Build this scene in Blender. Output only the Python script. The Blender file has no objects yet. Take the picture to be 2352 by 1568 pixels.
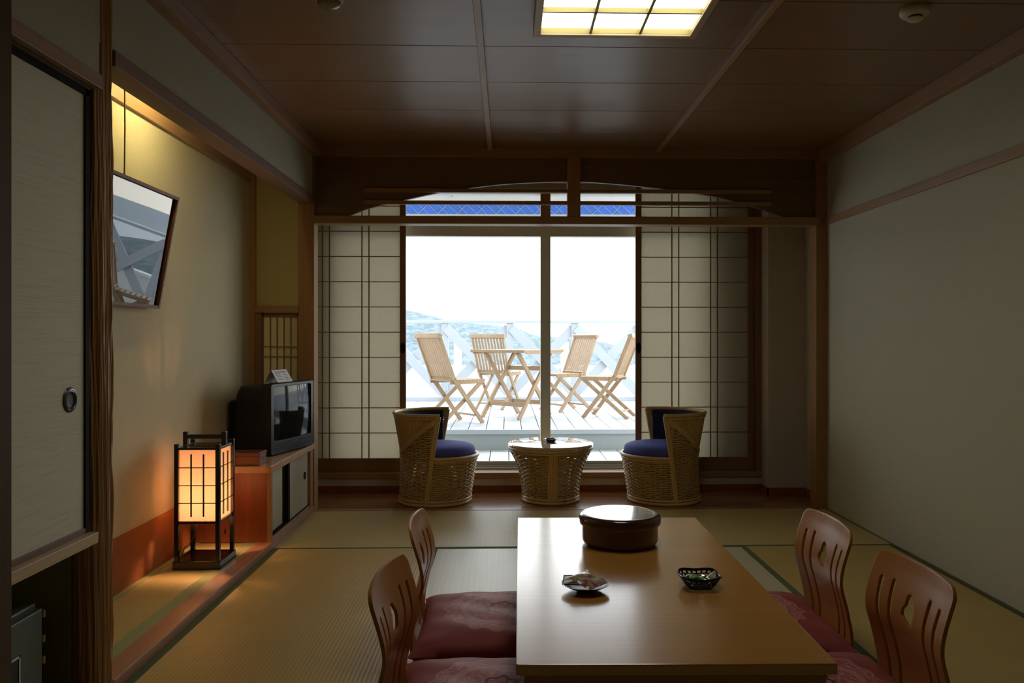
import bpy, bmesh, math, random
from mathutils import Vector, Matrix
random.seed(7)
PI = math.pi
scn = bpy.context.scene
col = scn.collection

# ------------------------------------------------------------------ helpers
def V(*a): return Vector(a)

class MB:
    def __init__(s): s.bm = bmesh.new()
    def box(s, x0, x1, y0, y1, z0, z1):
        vs = [s.bm.verts.new((x, y, z)) for z in (z0, z1) for y in (y0, y1) for x in (x0, x1)]
        for f in ((0,2,3,1),(4,5,7,6),(0,1,5,4),(2,6,7,3),(0,4,6,2),(1,3,7,5)):
            s.bm.faces.new([vs[i] for i in f])
        return s
    def bar(s, p0, p1, w, h, up=(0,0,1)):
        p0 = Vector(p0); p1 = Vector(p1); d = (p1-p0).normalized(); u = Vector(up)
        a = d.cross(u).normalized(); b = a.cross(d).normalized()
        vs = []
        for p in (p0, p1):
            for sa, sb in ((-1,-1),(1,-1),(1,1),(-1,1)):
                vs.append(s.bm.verts.new(p + a*sa*w/2 + b*sb*h/2))
        for f in ((3,2,1,0),(4,5,6,7),(0,1,5,4),(1,2,6,5),(2,3,7,6),(3,0,4,7)):
            s.bm.faces.new([vs[i] for i in f])
        return s
    def tube(s, pts, r, n=8, closed=False):
        pts = [Vector(p) for p in pts]; N = len(pts); rings = []; prev = None
        for i, p in enumerate(pts):
            if closed: d = pts[(i+1) % N] - pts[i-1]
            else: d = pts[min(i+1, N-1)] - pts[max(i-1, 0)]
            d.normalize()
            if prev is None:
                a = d.orthogonal().normalized()
            else:
                a = (prev - d*prev.dot(d)).normalized()
            prev = a; b = d.cross(a); rr = r[i] if isinstance(r, (list, tuple)) else r
            rings.append([s.bm.verts.new(p + (a*math.cos(2*PI*k/n) + b*math.sin(2*PI*k/n))*rr) for k in range(n)])
        for i in range(N if closed else N-1):
            A = rings[i]; B = rings[(i+1) % N]; sh = 0
            if closed and i == N-1:
                sh = min(range(n), key=lambda q: (B[q].co - A[0].co).length)
            for k in range(n):
                s.bm.faces.new((A[k], A[(k+1) % n], B[(k+1+sh) % n], B[(k+sh) % n]))
        if not closed:
            s.bm.faces.new(rings[0][::-1]); s.bm.faces.new(rings[-1])
        return s
    def lathe(s, prof, n=48, c=(0,0,0), sx=1, sy=1):
        rings = []
        for r, z in prof:
            if r < 1e-6: rings.append([s.bm.verts.new((c[0], c[1], c[2]+z))])
            else: rings.append([s.bm.verts.new((c[0]+sx*r*math.cos(2*PI*k/n), c[1]+sy*r*math.sin(2*PI*k/n), c[2]+z)) for k in range(n)])
        for A, B in zip(rings, rings[1:]):
            for k in range(n):
                a = A[k % len(A)]; b = A[(k+1) % len(A)]; c_ = B[(k+1) % len(B)]; d = B[k % len(B)]
                q = []
                for v in (a, b, c_, d):
                    if v not in q: q.append(v)
                if len(q) > 2: s.bm.faces.new(q)
        return s
    def prism(s, poly, axis, lo, hi):
        def mk(a, b, t):
            return {'x': (t, a, b), 'y': (a, t, b), 'z': (a, b, t)}[axis]
        A = [s.bm.verts.new(mk(a, b, lo)) for a, b in poly]; B = [s.bm.verts.new(mk(a, b, hi)) for a, b in poly]
        n = len(poly)
        s.bm.faces.new(A[::-1]); s.bm.faces.new(B)
        for i in range(n): s.bm.faces.new((A[i], A[(i+1) % n], B[(i+1) % n], B[i]))
        return s
    def grid(s, f, nu, nv, cu=False, cv=False):
        P = [[s.bm.verts.new(f(i/nu, j/nv)) for j in range(nv if cv else nv+1)] for i in range(nu if cu else nu+1)]
        for i in range(nu):
            for j in range(nv):
                s.bm.faces.new((P[i][j], P[(i+1) % len(P)][j], P[(i+1) % len(P)][(j+1) % len(P[0])], P[i][(j+1) % len(P[0])]))
        return s
    def xf(s, M): bmesh.ops.transform(s.bm, matrix=M, verts=s.bm.verts); return s
    def build(s, name, mat, parent=None, bevel=0, smooth=None, solid=0, recalc=True):
        if recalc: bmesh.ops.recalc_face_normals(s.bm, faces=s.bm.faces)
        me = bpy.data.meshes.new(name); s.bm.to_mesh(me); s.bm.free()
        o = bpy.data.objects.new(name, me); col.objects.link(o)
        me.materials.append(mat)
        if smooth:
            for p in me.polygons: p.use_smooth = True
            me.set_sharp_from_angle(angle=math.radians(smooth))
        if solid:
            m = o.modifiers.new('solid', 'SOLIDIFY'); m.thickness = solid; m.offset = 0
        if bevel:
            m = o.modifiers.new('bevel', 'BEVEL'); m.width = bevel; m.segments = 2
            m.limit_method = 'ANGLE'; m.angle_limit = math.radians(40)
        if parent: o.parent = parent
        return o

def tag(o, label, cat, group=None, kind=None):
    o['label'] = label; o['category'] = cat
    if group: o['group'] = group
    if kind: o['kind'] = kind
    return o
def thing(name, label, cat, loc=(0,0,0), rz=0, group=None):
    o = bpy.data.objects.new(name, None); col.objects.link(o); o.empty_display_size = .05
    o.location = loc; o.rotation_euler = (0, 0, rz)
    return tag(o, label, cat, group)
def struct(o, label=None):
    o['kind'] = 'structure'
    if label: o['label'] = label
    return o
def bx(name, mat, x0, x1, y0, y1, z0, z1, parent=None, bevel=0):
    return MB().box(x0, x1, y0, y1, z0, z1).build(name, mat, parent, bevel)
def dup(o, parent=None):
    c = o.copy(); col.objects.link(c); c.parent = parent
    for ch in list(o.children): dup(ch, c)
    return c

# ------------------------------------------------------------------ materials
def mat(name, color=(.5,.5,.5), rough=.6, spec=.5, metal=0, coat=0, coat_rough=.05):
    m = bpy.data.materials.new(name); m.use_nodes = True
    b = m.node_tree.nodes['Principled BSDF']
    b.inputs['Base Color'].default_value = (*color, 1); b.inputs['Roughness'].default_value = rough
    b.inputs['Specular IOR Level'].default_value = spec; b.inputs['Metallic'].default_value = metal
    b.inputs['Coat Weight'].default_value = coat; b.inputs['Coat Roughness'].default_value = coat_rough
    return m
def nd(m, t, **kw):
    n = m.node_tree.nodes.new(t)
    for k, v in kw.items():
        if k in n.inputs: n.inputs[k].default_value = v
        else: setattr(n, k, v)
    return n
def ln(m, a, b): m.node_tree.links.new(a, b)
def ramp(m, src, stops):
    r = nd(m, 'ShaderNodeValToRGB'); e = r.color_ramp.elements
    while len(e) < len(stops): e.new(.5)
    for i, (p, c) in enumerate(stops): e[i].position = p; e[i].color = (*c, 1)
    ln(m, src, r.inputs[0]); return r
def mth(m, op, a, b=None):
    n = nd(m, 'ShaderNodeMath', operation=op)
    for i, x in enumerate((a, b)):
        if x is None: continue
        if isinstance(x, (int, float)): n.inputs[i].default_value = x
        else: ln(m, x, n.inputs[i])
    return n.outputs[0]
def coords(m, scale=(1,1,1)):
    tc = nd(m, 'ShaderNodeTexCoord'); mp = nd(m, 'ShaderNodeMapping')
    mp.inputs['Scale'].default_value = scale; ln(m, tc.outputs['Object'], mp.inputs[0]); return mp.outputs[0]
def bump(m, h, strength=.2, dist=.002):
    b = nd(m, 'ShaderNodeBump'); b.inputs['Strength'].default_value = strength; b.inputs['Distance'].default_value = dist
    ln(m, h, b.inputs['Height']); ln(m, b.outputs[0], m.node_tree.nodes['Principled BSDF'].inputs['Normal'])
def wood(name, c, axis='x', rough=.4, var=.25, spec=.5, freq=60, coat=0, coat_rough=.1, bs=.08):
    m = mat(name, c, rough, spec, coat=coat, coat_rough=coat_rough)
    sc = {'x': (1.2, freq, freq), 'y': (freq, 1.2, freq), 'z': (freq, freq, 1.2)}[axis]
    n = nd(m, 'ShaderNodeTexNoise', Scale=1.0, Detail=5.0, Roughness=.65); ln(m, coords(m, sc), n.inputs['Vector'])
    sc2 = tuple(v*.12 if v > 2 else v*.5 for v in sc)
    n2 = nd(m, 'ShaderNodeTexNoise', Scale=1.0, Detail=2.0); ln(m, coords(m, sc2), n2.inputs['Vector'])
    f = mth(m, 'ADD', mth(m, 'MULTIPLY', n.outputs[0], .65), mth(m, 'MULTIPLY', n2.outputs[0], .35))
    d = tuple(v*(1-var) for v in c); l = tuple(min(1, v*(1+var*.8)) for v in c)
    r = ramp(m, f, [(.33, d), (.68, l)])
    ln(m, r.outputs[0], m.node_tree.nodes['Principled BSDF'].inputs['Base Color'])
    bump(m, n.outputs[0], bs, .001)
    return m
def speckle(name, c, rough=.9, scale=180, var=.12, bs=.25, sc=(1,1,1)):
    m = mat(name, c, rough, .25)
    n = nd(m, 'ShaderNodeTexNoise', Scale=scale, Detail=4.0, Roughness=.7); ln(m, coords(m, sc), n.inputs['Vector'])
    r = ramp(m, n.outputs[0], [(.3, tuple(v*(1-var) for v in c)), (.7, tuple(min(1, v*(1+var)) for v in c))])
    ln(m, r.outputs[0], m.node_tree.nodes['Principled BSDF'].inputs['Base Color'])
    bump(m, n.outputs[0], bs, .001); return m
def emis(name, c, s):
    m = bpy.data.materials.new(name); m.use_nodes = True; nt = m.node_tree; nt.nodes.clear()
    e = nt.nodes.new('ShaderNodeEmission'); e.inputs[0].default_value = (*c, 1); e.inputs[1].default_value = s
    o = nt.nodes.new('ShaderNodeOutputMaterial'); nt.links.new(e.outputs[0], o.inputs[0]); return m
def paper(name, c, t, fac):
    # translucent paper: diffuse colour c, transmitted colour t
    m = bpy.data.materials.new(name); m.use_nodes = True; nt = m.node_tree; nt.nodes.clear()
    d = nt.nodes.new('ShaderNodeBsdfDiffuse'); tr = nt.nodes.new('ShaderNodeBsdfTranslucent')
    mx = nt.nodes.new('ShaderNodeMixShader'); o = nt.nodes.new('ShaderNodeOutputMaterial')
    tr.inputs[0].default_value = (*t, 1); mx.inputs[0].default_value = fac
    n = nd(m, 'ShaderNodeTexNoise', Scale=1.0, Detail=4.0); ln(m, coords(m, (90, 90, 25)), n.inputs['Vector'])
    r = ramp(m, n.outputs[0], [(.3, tuple(v*.94 for v in c)), (.7, c)]); nt.links.new(r.outputs[0], d.inputs[0])
    r2 = ramp(m, n.outputs[0], [(.3, tuple(v*.94 for v in t)), (.7, t)]); nt.links.new(r2.outputs[0], tr.inputs[0])
    nt.links.new(d.outputs[0], mx.inputs[1]); nt.links.new(tr.outputs[0], mx.inputs[2]); nt.links.new(mx.outputs[0], o.inputs[0])
    return m
def clear(name, tint=(1,1,1), rough=.0, ior=1.5, gain=1.0):
    m = bpy.data.materials.new(name); m.use_nodes = True; nt = m.node_tree; nt.nodes.clear()
    t = nt.nodes.new('ShaderNodeBsdfTransparent'); g = nt.nodes.new('ShaderNodeBsdfGlossy')
    f = nt.nodes.new('ShaderNodeFresnel'); mx = nt.nodes.new('ShaderNodeMixShader'); o = nt.nodes.new('ShaderNodeOutputMaterial')
    t.inputs[0].default_value = (*tint, 1); g.inputs['Roughness'].default_value = rough; f.inputs[0].default_value = ior
    k = nt.nodes.new('ShaderNodeMath'); k.operation = 'MULTIPLY'; k.inputs[1].default_value = gain; k.use_clamp = True
    nt.links.new(f.outputs[0], k.inputs[0]); nt.links.new(k.outputs[0], mx.inputs[0])
    nt.links.new(t.outputs[0], mx.inputs[1]); nt.links.new(g.outputs[0], mx.inputs[2]); nt.links.new(mx.outputs[0], o.inputs[0])
    return m
def tatami(name, axis, c=(.43,.36,.17), rough=.45):
    # ribs run along axis
    m = mat(name, c, rough, .5)
    tc = nd(m, 'ShaderNodeTexCoord'); sp = nd(m, 'ShaderNodeSeparateXYZ'); ln(m, tc.outputs['Object'], sp.inputs[0])
    tr, lo = (sp.outputs[1], sp.outputs[0]) if axis == 'x' else (sp.outputs[0], sp.outputs[1])
    s1 = mth(m, 'ABSOLUTE', mth(m, 'SINE', mth(m, 'MULTIPLY', tr, PI/.0145)))
    s2 = mth(m, 'SINE', mth(m, 'MULTIPLY', lo, 2*PI/.026))
    sc = (1.5, 300, 300) if axis == 'y' else (300, 1.5, 300)
    n = nd(m, 'ShaderNodeTexNoise', Scale=1.0, Detail=3.0); ln(m, coords(m, sc), n.inputs['Vector'])
    n2 = nd(m, 'ShaderNodeTexNoise', Scale=3.0, Detail=3.0); ln(m, coords(m), n2.inputs['Vector'])
    f = mth(m, 'ADD', mth(m, 'MULTIPLY', s1, .35), mth(m, 'ADD', mth(m, 'MULTIPLY', n.outputs[0], .5), mth(m, 'MULTIPLY', n2.outputs[0], .35)))
    f = mth(m, 'ADD', f, mth(m, 'MULTIPLY', s2, .035))
    r = ramp(m, f, [(.25, tuple(v*.74 for v in c)), (.85, tuple(v*1.12 for v in c))])
    ln(m, r.outputs[0], m.node_tree.nodes['Principled BSDF'].inputs['Base Color'])
    bump(m, mth(m, 'ADD', s1, mth(m, 'MULTIPLY', n.outputs[0], .3)), .32, .0014)
    return m

M = {}
M['ceiling'] = wood('ceiling_board', (.27,.155,.08), 'x', .34, .12, .5, 90, bs=.03)
M['trim_pale'] = wood('cedar_trim_pale', (.60,.42,.24), 'y', .5, .15)
M['trim_x'] = wood('cedar_trim_x', (.35,.19,.08), 'x', .45, .2)
M['trim_y'] = wood('cedar_trim_y', (.39,.23,.125), 'y', .42, .2)
M['trim_z'] = wood('cedar_trim_z', (.36,.18,.065), 'z', .45, .2)
M['dark_z'] = wood('dark_post_z', (.10,.06,.025), 'z', .7, .25, .2)
M['beam'] = wood('alcove_beam_wood', (.24,.135,.085), 'y', .5, .2)
M['ranma'] = wood('transom_board', (.19,.105,.05), 'x', .5, .2)
M['kumiko'] = wood('lattice_wood', (.30,.15,.07), 'z', .5, .15)
M['shoji_frame'] = wood('shoji_frame_wood', (.24,.12,.06), 'z', .5, .2)
M['pillar'] = wood('pillar_wood', (.47,.26,.11), 'z', .42, .3, freq=40, bs=.3)
M['sill'] = wood('alcove_sill_wood', (.40,.20,.12), 'y', .3, .3, freq=45)
M['plaster'] = speckle('wall_paper_beige', (.50,.48,.36))
M['plaster_warm'] = speckle('wall_paper_warm', (.60,.53,.36))
M['plaster_white'] = speckle('wall_white', (.52,.47,.38))
M['redband'] = speckle('red_paper_band', (.33,.115,.04), scale=120)
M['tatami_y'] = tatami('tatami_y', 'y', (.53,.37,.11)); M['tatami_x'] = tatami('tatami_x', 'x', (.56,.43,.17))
M['tatami_mid_sheen'] = tatami('tatami_mid_sheen', 'x', (.62,.54,.32), .36); M['tatami_mid_sheen'].node_tree.nodes['Principled BSDF'].inputs['Specular IOR Level'].default_value = .85  # window sheen on the middle mats is put into a paler base colour
M['toko_mat'] = tatami('toko_mat', 'y', (.52,.40,.16))
M['heri'] = speckle('cloth_edging', (.10,.12,.05), scale=400)
M['heri_light'] = speckle('cloth_edging_light', (.36,.36,.17), scale=300)
M['floorwood'] = wood('veranda_floor', (.30,.125,.05), 'x', .18, .25, freq=30, bs=.03)
M['alu'] = mat('aluminium', (.55,.56,.52), .4, .5, .3)
M['mullion'] = mat('mullion_flare_white', (.82,.84,.76), .55)  # veiling flare from the window is put into this whiter colour
M['glass'] = clear('window_glass', (.97,.99,.985))
M['shoji'] = paper('shoji_paper', (.72,.69,.58), (.73,.68,.57), .55)
M['shoji_small'] = paper('small_shoji_paper', (.9,.82,.55), (.9,.8,.5), .45)
M['black'] = mat('black_lacquer', (.012,.009,.008), .18, .5)
M['blackframe'] = mat('black_frame', (.018,.015,.010), .7, .08)
M['fusuma'] = None
def mk_fusuma(c=(.76,.73,.57)):
    m = mat('fusuma_paper', c, .75, .3)
    n = nd(m, 'ShaderNodeTexNoise', Scale=1.0, Detail=5.0, Roughness=.75, Distortion=.6); ln(m, coords(m, (3, 5, 330)), n.inputs['Vector'])
    r = ramp(m, n.outputs[0], [(.28, tuple(v*.74 for v in c)), (.5, c), (.68, c)])
    ln(m, r.outputs[0], m.node_tree.nodes['Principled BSDF'].inputs['Base Color']); bump(m, n.outputs[0], .5, .001); return m
M['fusuma'] = mk_fusuma(); M['fusuma_dimmed'] = mk_fusuma((.50,.475,.36))  # cabinet copy of the paper, darkened in colour to offset light falling there
M['tabletop'] = wood('table_top_wood', (.60,.28,.055), 'x', .24, .1, .9, 70, coat=.7, coat_rough=.17, bs=.02)
M['tableside'] = wood('table_side_wood', (.40,.18,.07), 'x', .35, .15)
M['zaisu'] = wood('zaisu_wood', (.47,.195,.045), 'z', .33, .12, .25, 50, coat=.12, coat_rough=.15, bs=.03)
M['rattan'] = speckle('rattan_cane', (.52,.35,.12), .32, 60, .22, .1)
M['rattan'].node_tree.nodes['Principled BSDF'].inputs['Specular IOR Level'].default_value = .5
M['rattan_band'] = wood('rattan_wrap', (.60,.40,.14), 'z', .35, .2)
M['navy'] = speckle('navy_fabric', (.085,.095,.34), .8, 300, .15)
M['navydark'] = speckle('dark_navy_lining', (.02,.03,.07), .8, 300, .15)
M['teak'] = wood('teak_wood', (.37,.25,.145), 'z', .6, .2)
M['whitepaint'] = mat('white_paint', (.39,.42,.45), .6)
M['parapet'] = mat('parapet_sunlit_white', (.8,.81,.82), .7)  # sunlit brightness put into the colour, whiter than the railing paint
M['deck'] = wood('deck_board', (.54,.56,.57), 'y', .55, .06)
M['riser'] = mat('grey_riser', (.31,.35,.35), .7)
M['soffit'] = mat('soffit_white', (.6,.6,.6), .8)
M['blue'] = speckle('blue_awning', (.06,.17,.62), .8, 8, .1)
M['cabwood'] = wood('red_brown_cabinet', (.25,.065,.017), 'z', .35, .3, freq=22)
M['cabtop'] = wood('cabinet_top', (.48,.25,.12), 'x', .32, .2)
M['tvplastic'] = mat('tv_plastic', (.008,.010,.011), .42, .3)
M['screen'] = mat('tv_screen', (.010,.012,.012), .05, .13)
M['boxwood'] = wood('tea_box_wood', (.13,.045,.018), 'x', .4, .25, .2)
M['card'] = mat('card', (.72,.73,.74), .6)
M['ink'] = mat('ink', (.10,.12,.25), .7)
M['cream'] = mat('detector_plastic', (.66,.62,.48), .45)
M['darkhole'] = mat('dark_slot', (.01,.01,.01), .6)
M['steel'] = mat('steel', (.5,.5,.48), .25, .5, 1)
M['brass'] = mat('brass', (.55,.45,.25), .3, .5, 1)
M['safe'] = mat('safe_green', (.10,.12,.085), .45)
M['bronze'] = mat('bronze_pull', (.10,.10,.11), .3, .5, .8)
M['lacquer'] = mat('lacquer_box', (.055,.022,.012), .17, .5, coat=.6, coat_rough=.06)
M['basket'] = mat('basket_lacquer', (.012,.007,.006), .28, .3)
M['lampwood'] = wood('ceiling_lamp_wood', (.50,.36,.20), 'x', .5, .15)
M['lampbar'] = mat('lamp_grid_bar', (.30,.25,.07), .5)
M['lamp_glow'] = emis('lamp_diffuser', (1.0,.965,.83), 6)
M['tube_glow'] = emis('alcove_tube_glow', (1.0,.86,.40), 85)
M['bulb_glow'] = emis('lantern_bulb_glow', (1.0,.50,.225), 430)
M['lantern_paper'] = paper('lantern_paper', (.9,.82,.62), (.97,.84,.76), .7)
M['cord'] = mat('gold_cord', (.40,.33,.13), .7)
M['film'] = clear('clear_wrap', (.97,.97,.97), .12, 1.45, 1.0)

# ------------------------------------------------------------------ shell
W0, W1 = -1.21, 2.04      # side planes
YB = 5.0                  # plane of the lintel between room and veranda
CZ = 2.29
struct(bx('floor', M['tatami_y'], -1.95, 2.2, -1.4, 5.02, -.12, -.032))
struct(bx('floor_near', M['tatami_y'], -1.2, 2.04, -1.3, .615, -.031, 0)).name = 'floor.001'

# tatami mats
def mat_thing(label, x0, x1, y0, y1, axis, h0=True, h1=True, wx=.03):
    t = thing('tatami_mat', label, 'tatami mat', ((x0+x1)/2, (y0+y1)/2, -.03), 0, 'tatami mats on the floor')
    hx, hy = (x1-x0)/2-.001, (y1-y0)/2-.001; w = .03
    if axis == 'y':
        bx('mat_surface', M['tatami_y'], -hx+w, hx-w, -hy, hy, 0, .03, t)
        bx('cloth_edging', M['heri'], -hx, -hx+w, -hy, hy, 0, .031, t, .0008)
        bx('cloth_edging', M['heri'], hx-w, hx, -hy, hy, 0, .031, t, .0008)
    else:
        e = M['heri']; w = wx
        bx('mat_surface', M['tatami_mid_sheen' if h1 else 'tatami_x'], -hx, hx, -hy+w, hy-(w if h1 else 0), 0, .03, t)
        bx('cloth_edging', e, -hx, hx, -hy, -hy+w, 0, .031, t, .0008)
        if h1: bx('cloth_edging', e, -hx, hx, hy-w, hy, 0, .031, t, .0008)
    return t
mat_thing('long tatami mat in the back row, left, beside the television cabinet', W0, .52, 4.125, 5.02, 'x', h1=False, wx=.018)
mat_thing('tatami mat in the back row, right, before the rattan chair and pillar', .52, W1, 4.125, 5.02, 'x', h1=False, wx=.018)
mat_thing('golden tatami mat running along the alcove sill, lit by the lantern', W0, -.36, 2.37, 4.125, 'y')
mat_thing('tatami mat at the near end of the alcove sill, bottom left', W0, -.36, .615, 2.37, 'y')
mat_thing('tatami mat along the right wall, behind the right floor chairs', 1.22, W1, 2.37, 4.125, 'y')
mat_thing('tatami mat at bottom right, next to the nearest right floor chair', 1.22, W1, .615, 2.37, 'y')
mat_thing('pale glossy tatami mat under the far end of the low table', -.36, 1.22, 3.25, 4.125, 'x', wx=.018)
mat_thing('tatami mat under the far pair of red cushions', -.36, 1.22, 2.37, 3.25, 'x')
mat_thing('tatami mat under the near pair of red cushions', -.36, 1.22, 1.49, 2.37, 'x')
mat_thing('tatami mat nearest the camera, under the near table edge', -.36, 1.22, .615, 1.49, 'x')

# walls
struct(bx('wall_right', M['plaster'], W1, 2.16, -1.4, 5.0, -.12, CZ+.15))
struct(bx('wall_back', M['plaster'], -1.4, 2.2, -1.42, -1.3, -.12, CZ+.15))
struct(bx('wall_left', M['plaster'], -1.33, W0, -1.4, 1.84, -.12, CZ+.15))
struct(bx('baseboard_right', M['ranma'], 2.032, 2.041, -1.3, 5.0, -.03, .004))
struct(bx('trim_1', M['trim_y'], 2.026, 2.05, -1.3, 5.0, 1.81, 1.855, bevel=.002))
struct(bx('trim_2', M['trim_y'], 1.99, 2.05, -1.3, 5.0, 2.215, CZ, bevel=.002))
struct(bx('trim_3', M['trim_y'], -1.225, -1.165, -1.3, 5.0, 2.23, CZ, bevel=.002))
# ceiling boards with narrow dark joints
c = MB()
ys = [-1.4] + [3.262 - .4585*k for k in range(9, -1, -1)] + [3.7205, 4.179, 4.6375, 5.05]
for a, b in zip(ys, ys[1:]):
    c.box(-1.7, 2.2, a+.002, b-.002, CZ, CZ+.012)
struct(c.build('ceiling', M['ceiling'], bevel=.0012))
struct(bx('ceiling_upper', M['dark_z'], -1.95, 2.3, -1.42, 6.0, CZ+.012, CZ+.15)).name = 'ceiling.001'
struct(bx('trim_4', M['trim_y'], -.122, -.094, -1.3, 5.0, CZ-.022, CZ, bevel=.002))
struct(bx('trim_5', M['trim_y'], .94, .968, -1.3, 5.0, CZ-.022, CZ, bevel=.002))

# foreground post, closet
struct(bx('trim_6', M['dark_z'], -1.34, -1.19, 1.80, 1.935, -.03, CZ, bevel=.003), 'dark squared post at the left edge')
struct(bx('trim_7', M['trim_y'], -1.30, -1.205, 1.93, 2.392, 1.83, 1.872, bevel=.002), 'cedar lintel above the closet door')
struct(bx('wall_left_2', M['plaster'], -1.33, -1.22, 1.93, 2.40, 1.872, CZ)).name = 'wall_left.001'
struct(bx('trim_8', M['trim_pale'], -1.95, -1.205, 1.93, 2.368, .487, .519, bevel=.002), 'cedar sill rail under the closet door')
struct(bx('trim_9', M['dark_z'], -1.29, -1.226, 1.93, 2.36, 1.818, 1.832))
dr = bpy.data.objects.new('door_1', None); col.objects.link(dr); dr.location = (-1.25, 2.15, .52)
struct(dr, 'straw coloured sliding closet door with round black pull')
def loc(o, p): o.location = -Vector(p); return o
dloc = (-1.25, 2.15, .52)
b = MB().box(-1.262, -1.237, 1.93, 2.345, .533, 1.80); loc(b.build('door_panel', M['fusuma'], dr), dloc)
b = MB().box(-1.267, -1.231, 2.345, 2.366, .519, 1.818).box(-1.267, -1.231, 1.93, 2.366, 1.80, 1.818); loc(b.build('door_frame', M['blackframe'], dr, .001), dloc)
b = MB().box(-1.267, -1.231, 1.93, 2.345, .519, .535); loc(b.build('bottom_rail', M['ranma'], dr, .001), dloc)
def pull(name, R, c, ax, parent, off, m1, m2):
    g = MB().lathe([(R*.62, .0005), (R*.66, .004), (R*.74, .003), (R*.80, .0045), (R*.9, .004), (R, .001), (R, -.001)], 40)
    rot = Matrix.Rotation(PI/2, 4, 'Y') if ax == 1 else Matrix.Identity(4)
    g.xf(Matrix.Translation(c) @ rot); o = loc(g.build(name, m1, parent, smooth=40), off)
    g = MB().lathe([(0, .0006), (R*.3, .0007), (R*.60, .0012), (R*.63, .002)], 40); g.xf(Matrix.Translation(c) @ rot)
    o2 = g.build('pull_cup', m2, o, smooth=40)
    return o
pull('door_pull', .036, (-1.2365, 2.272, .915), 1, dr, dloc, M['bronze'], M['darkhole'])
# closet interior
struct(bx('wall_closet', M['safe'], -1.97, -1.95, 1.80, 2.45, -.05, .49)).name = 'wall_closet_back'
struct(bx('wall_closet_far', speckle('closet_wall', (.26,.26,.13)), -1.95, -1.30, 2.385, 2.45, -.05, CZ))
struct(bx('floor_closet', M['dark_z'], -1.95, -1.22, 1.93, 2.40, -.03, .0)).name = 'floor.002'
struct(bx('wall_closet_upper', M['dark_z'], -1.32, -1.275, 1.93, 2.40, .519, 1.83)).name = 'wall_closet_panel'
struct(bx('wall_closet_near', M['dark_z'], -1.95, -1.33, 1.70, 1.81, -.05, CZ))
sf = thing('safe', 'dark green metal safe in the recess below the closet door', 'safe', (-1.45, 2.06, 0))
b = MB().box(-.30, .13, -.12, .195, 0, .35); b.build('safe_body', M['safe'], sf, .006)
b = MB().box(.13, .15, -.12, .19, .02, .335); b.build('safe_door', M['safe'], sf, .004)
for z in (.325, .255, .195):
    MB().tube([(.143, .205, z-.02), (.143, .205, z+.0)], .006, 10).build('hinge', M['brass'], sf, smooth=40)
b = MB()
y0, y1, z0, z1 = -.02, .085, .105, .245
for q in ((y0, y1, z0, z0+.006), (y0, y1, z1-.006, z1), (y0, y0+.006, z0, z1), (y1-.006, y1, z0, z1)):
    b.box(.15, .153, *q)
b.build('lock_plate_frame', M['steel'], sf)
bx('lock_plate', M['darkhole'], .15, .1515, y0, y1, z0, z1, sf)

# alcove pillar: a wrinkled cedar log
def pil(u, v):
    th = 2*PI*u; z = v*(CZ+.03)-.03
    g_ = .35+.65*math.exp(-((th-.25)/.5)**2) if th < PI else .35
    w = .0042*math.sin(13*th+2.1*math.sin(3.1*z+th)+2*z) + .0022*math.sin(23*th-3.3*math.sin(2.3*z+.6)+5*z) + .0022*math.sin(7*th+4.3*z+1.3*math.sin(7*z))
    w += .0016*math.sin(31*th+2.2*math.sin(8*z+2*th)+1.2*math.sin(19*z))+.0012*math.sin(47*th-1.9*math.sin(11*z+1)+z)
    r = .053 + w*g_ + .0015*math.sin(2*z+2*th)
    return (-1.265+r*math.cos(th), 2.443+r*math.sin(th), z)
struct(MB().grid(pil, 300, 230, cu=True).build('trim_10', M['pillar'], smooth=80), 'wrinkled log pillar at the alcove corner')

# alcove
struct(bx('trim_11', M['sill'], -1.293, W0, 2.47, 5.0, -.03, .038, bevel=.003), 'reddish wooden sill along the alcove')
struct(bx('floor_alcove', M['toko_mat'], -1.61, -1.35, 2.40, 5.0, -.05, .034)).name = 'floor.003'
struct(bx('trim_12', M['heri_light'], -1.35, -1.293, 2.40, 4.13, -.05, .0365))
struct(bx('trim_26', M['heri_light'], -1.61, -1.575, 2.40, 4.13, .03, .0365))
struct(bx('wall_alcove', M['plaster_warm'], -1.73, -1.61, 2.30, 5.10, -.05, CZ+.1))
struct(bx('trim_13', M['redband'], -1.611, -1.604, 2.45, 4.13, .034, .269))
struct(bx('trim_14', M['trim_y'], -1.611, -1.592, 2.45, 4.985, 2.065, 2.20, bevel=.002))
struct(bx('wall_above_alcove', M['plaster'], -1.30, -1.222, 2.40, 5.0, 1.975, CZ))
struct(bx('trim_15', M['beam'], -1.30, W0, 2.48, 5.0, 1.93, 1.98, bevel=.002), 'cedar lintel beam over the alcove')
struct(bx('ceiling_alcove', M['trim_y'], -1.61, -1.30, 2.40, 5.0, 2.25, CZ)).name = 'ceiling.002'
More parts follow.
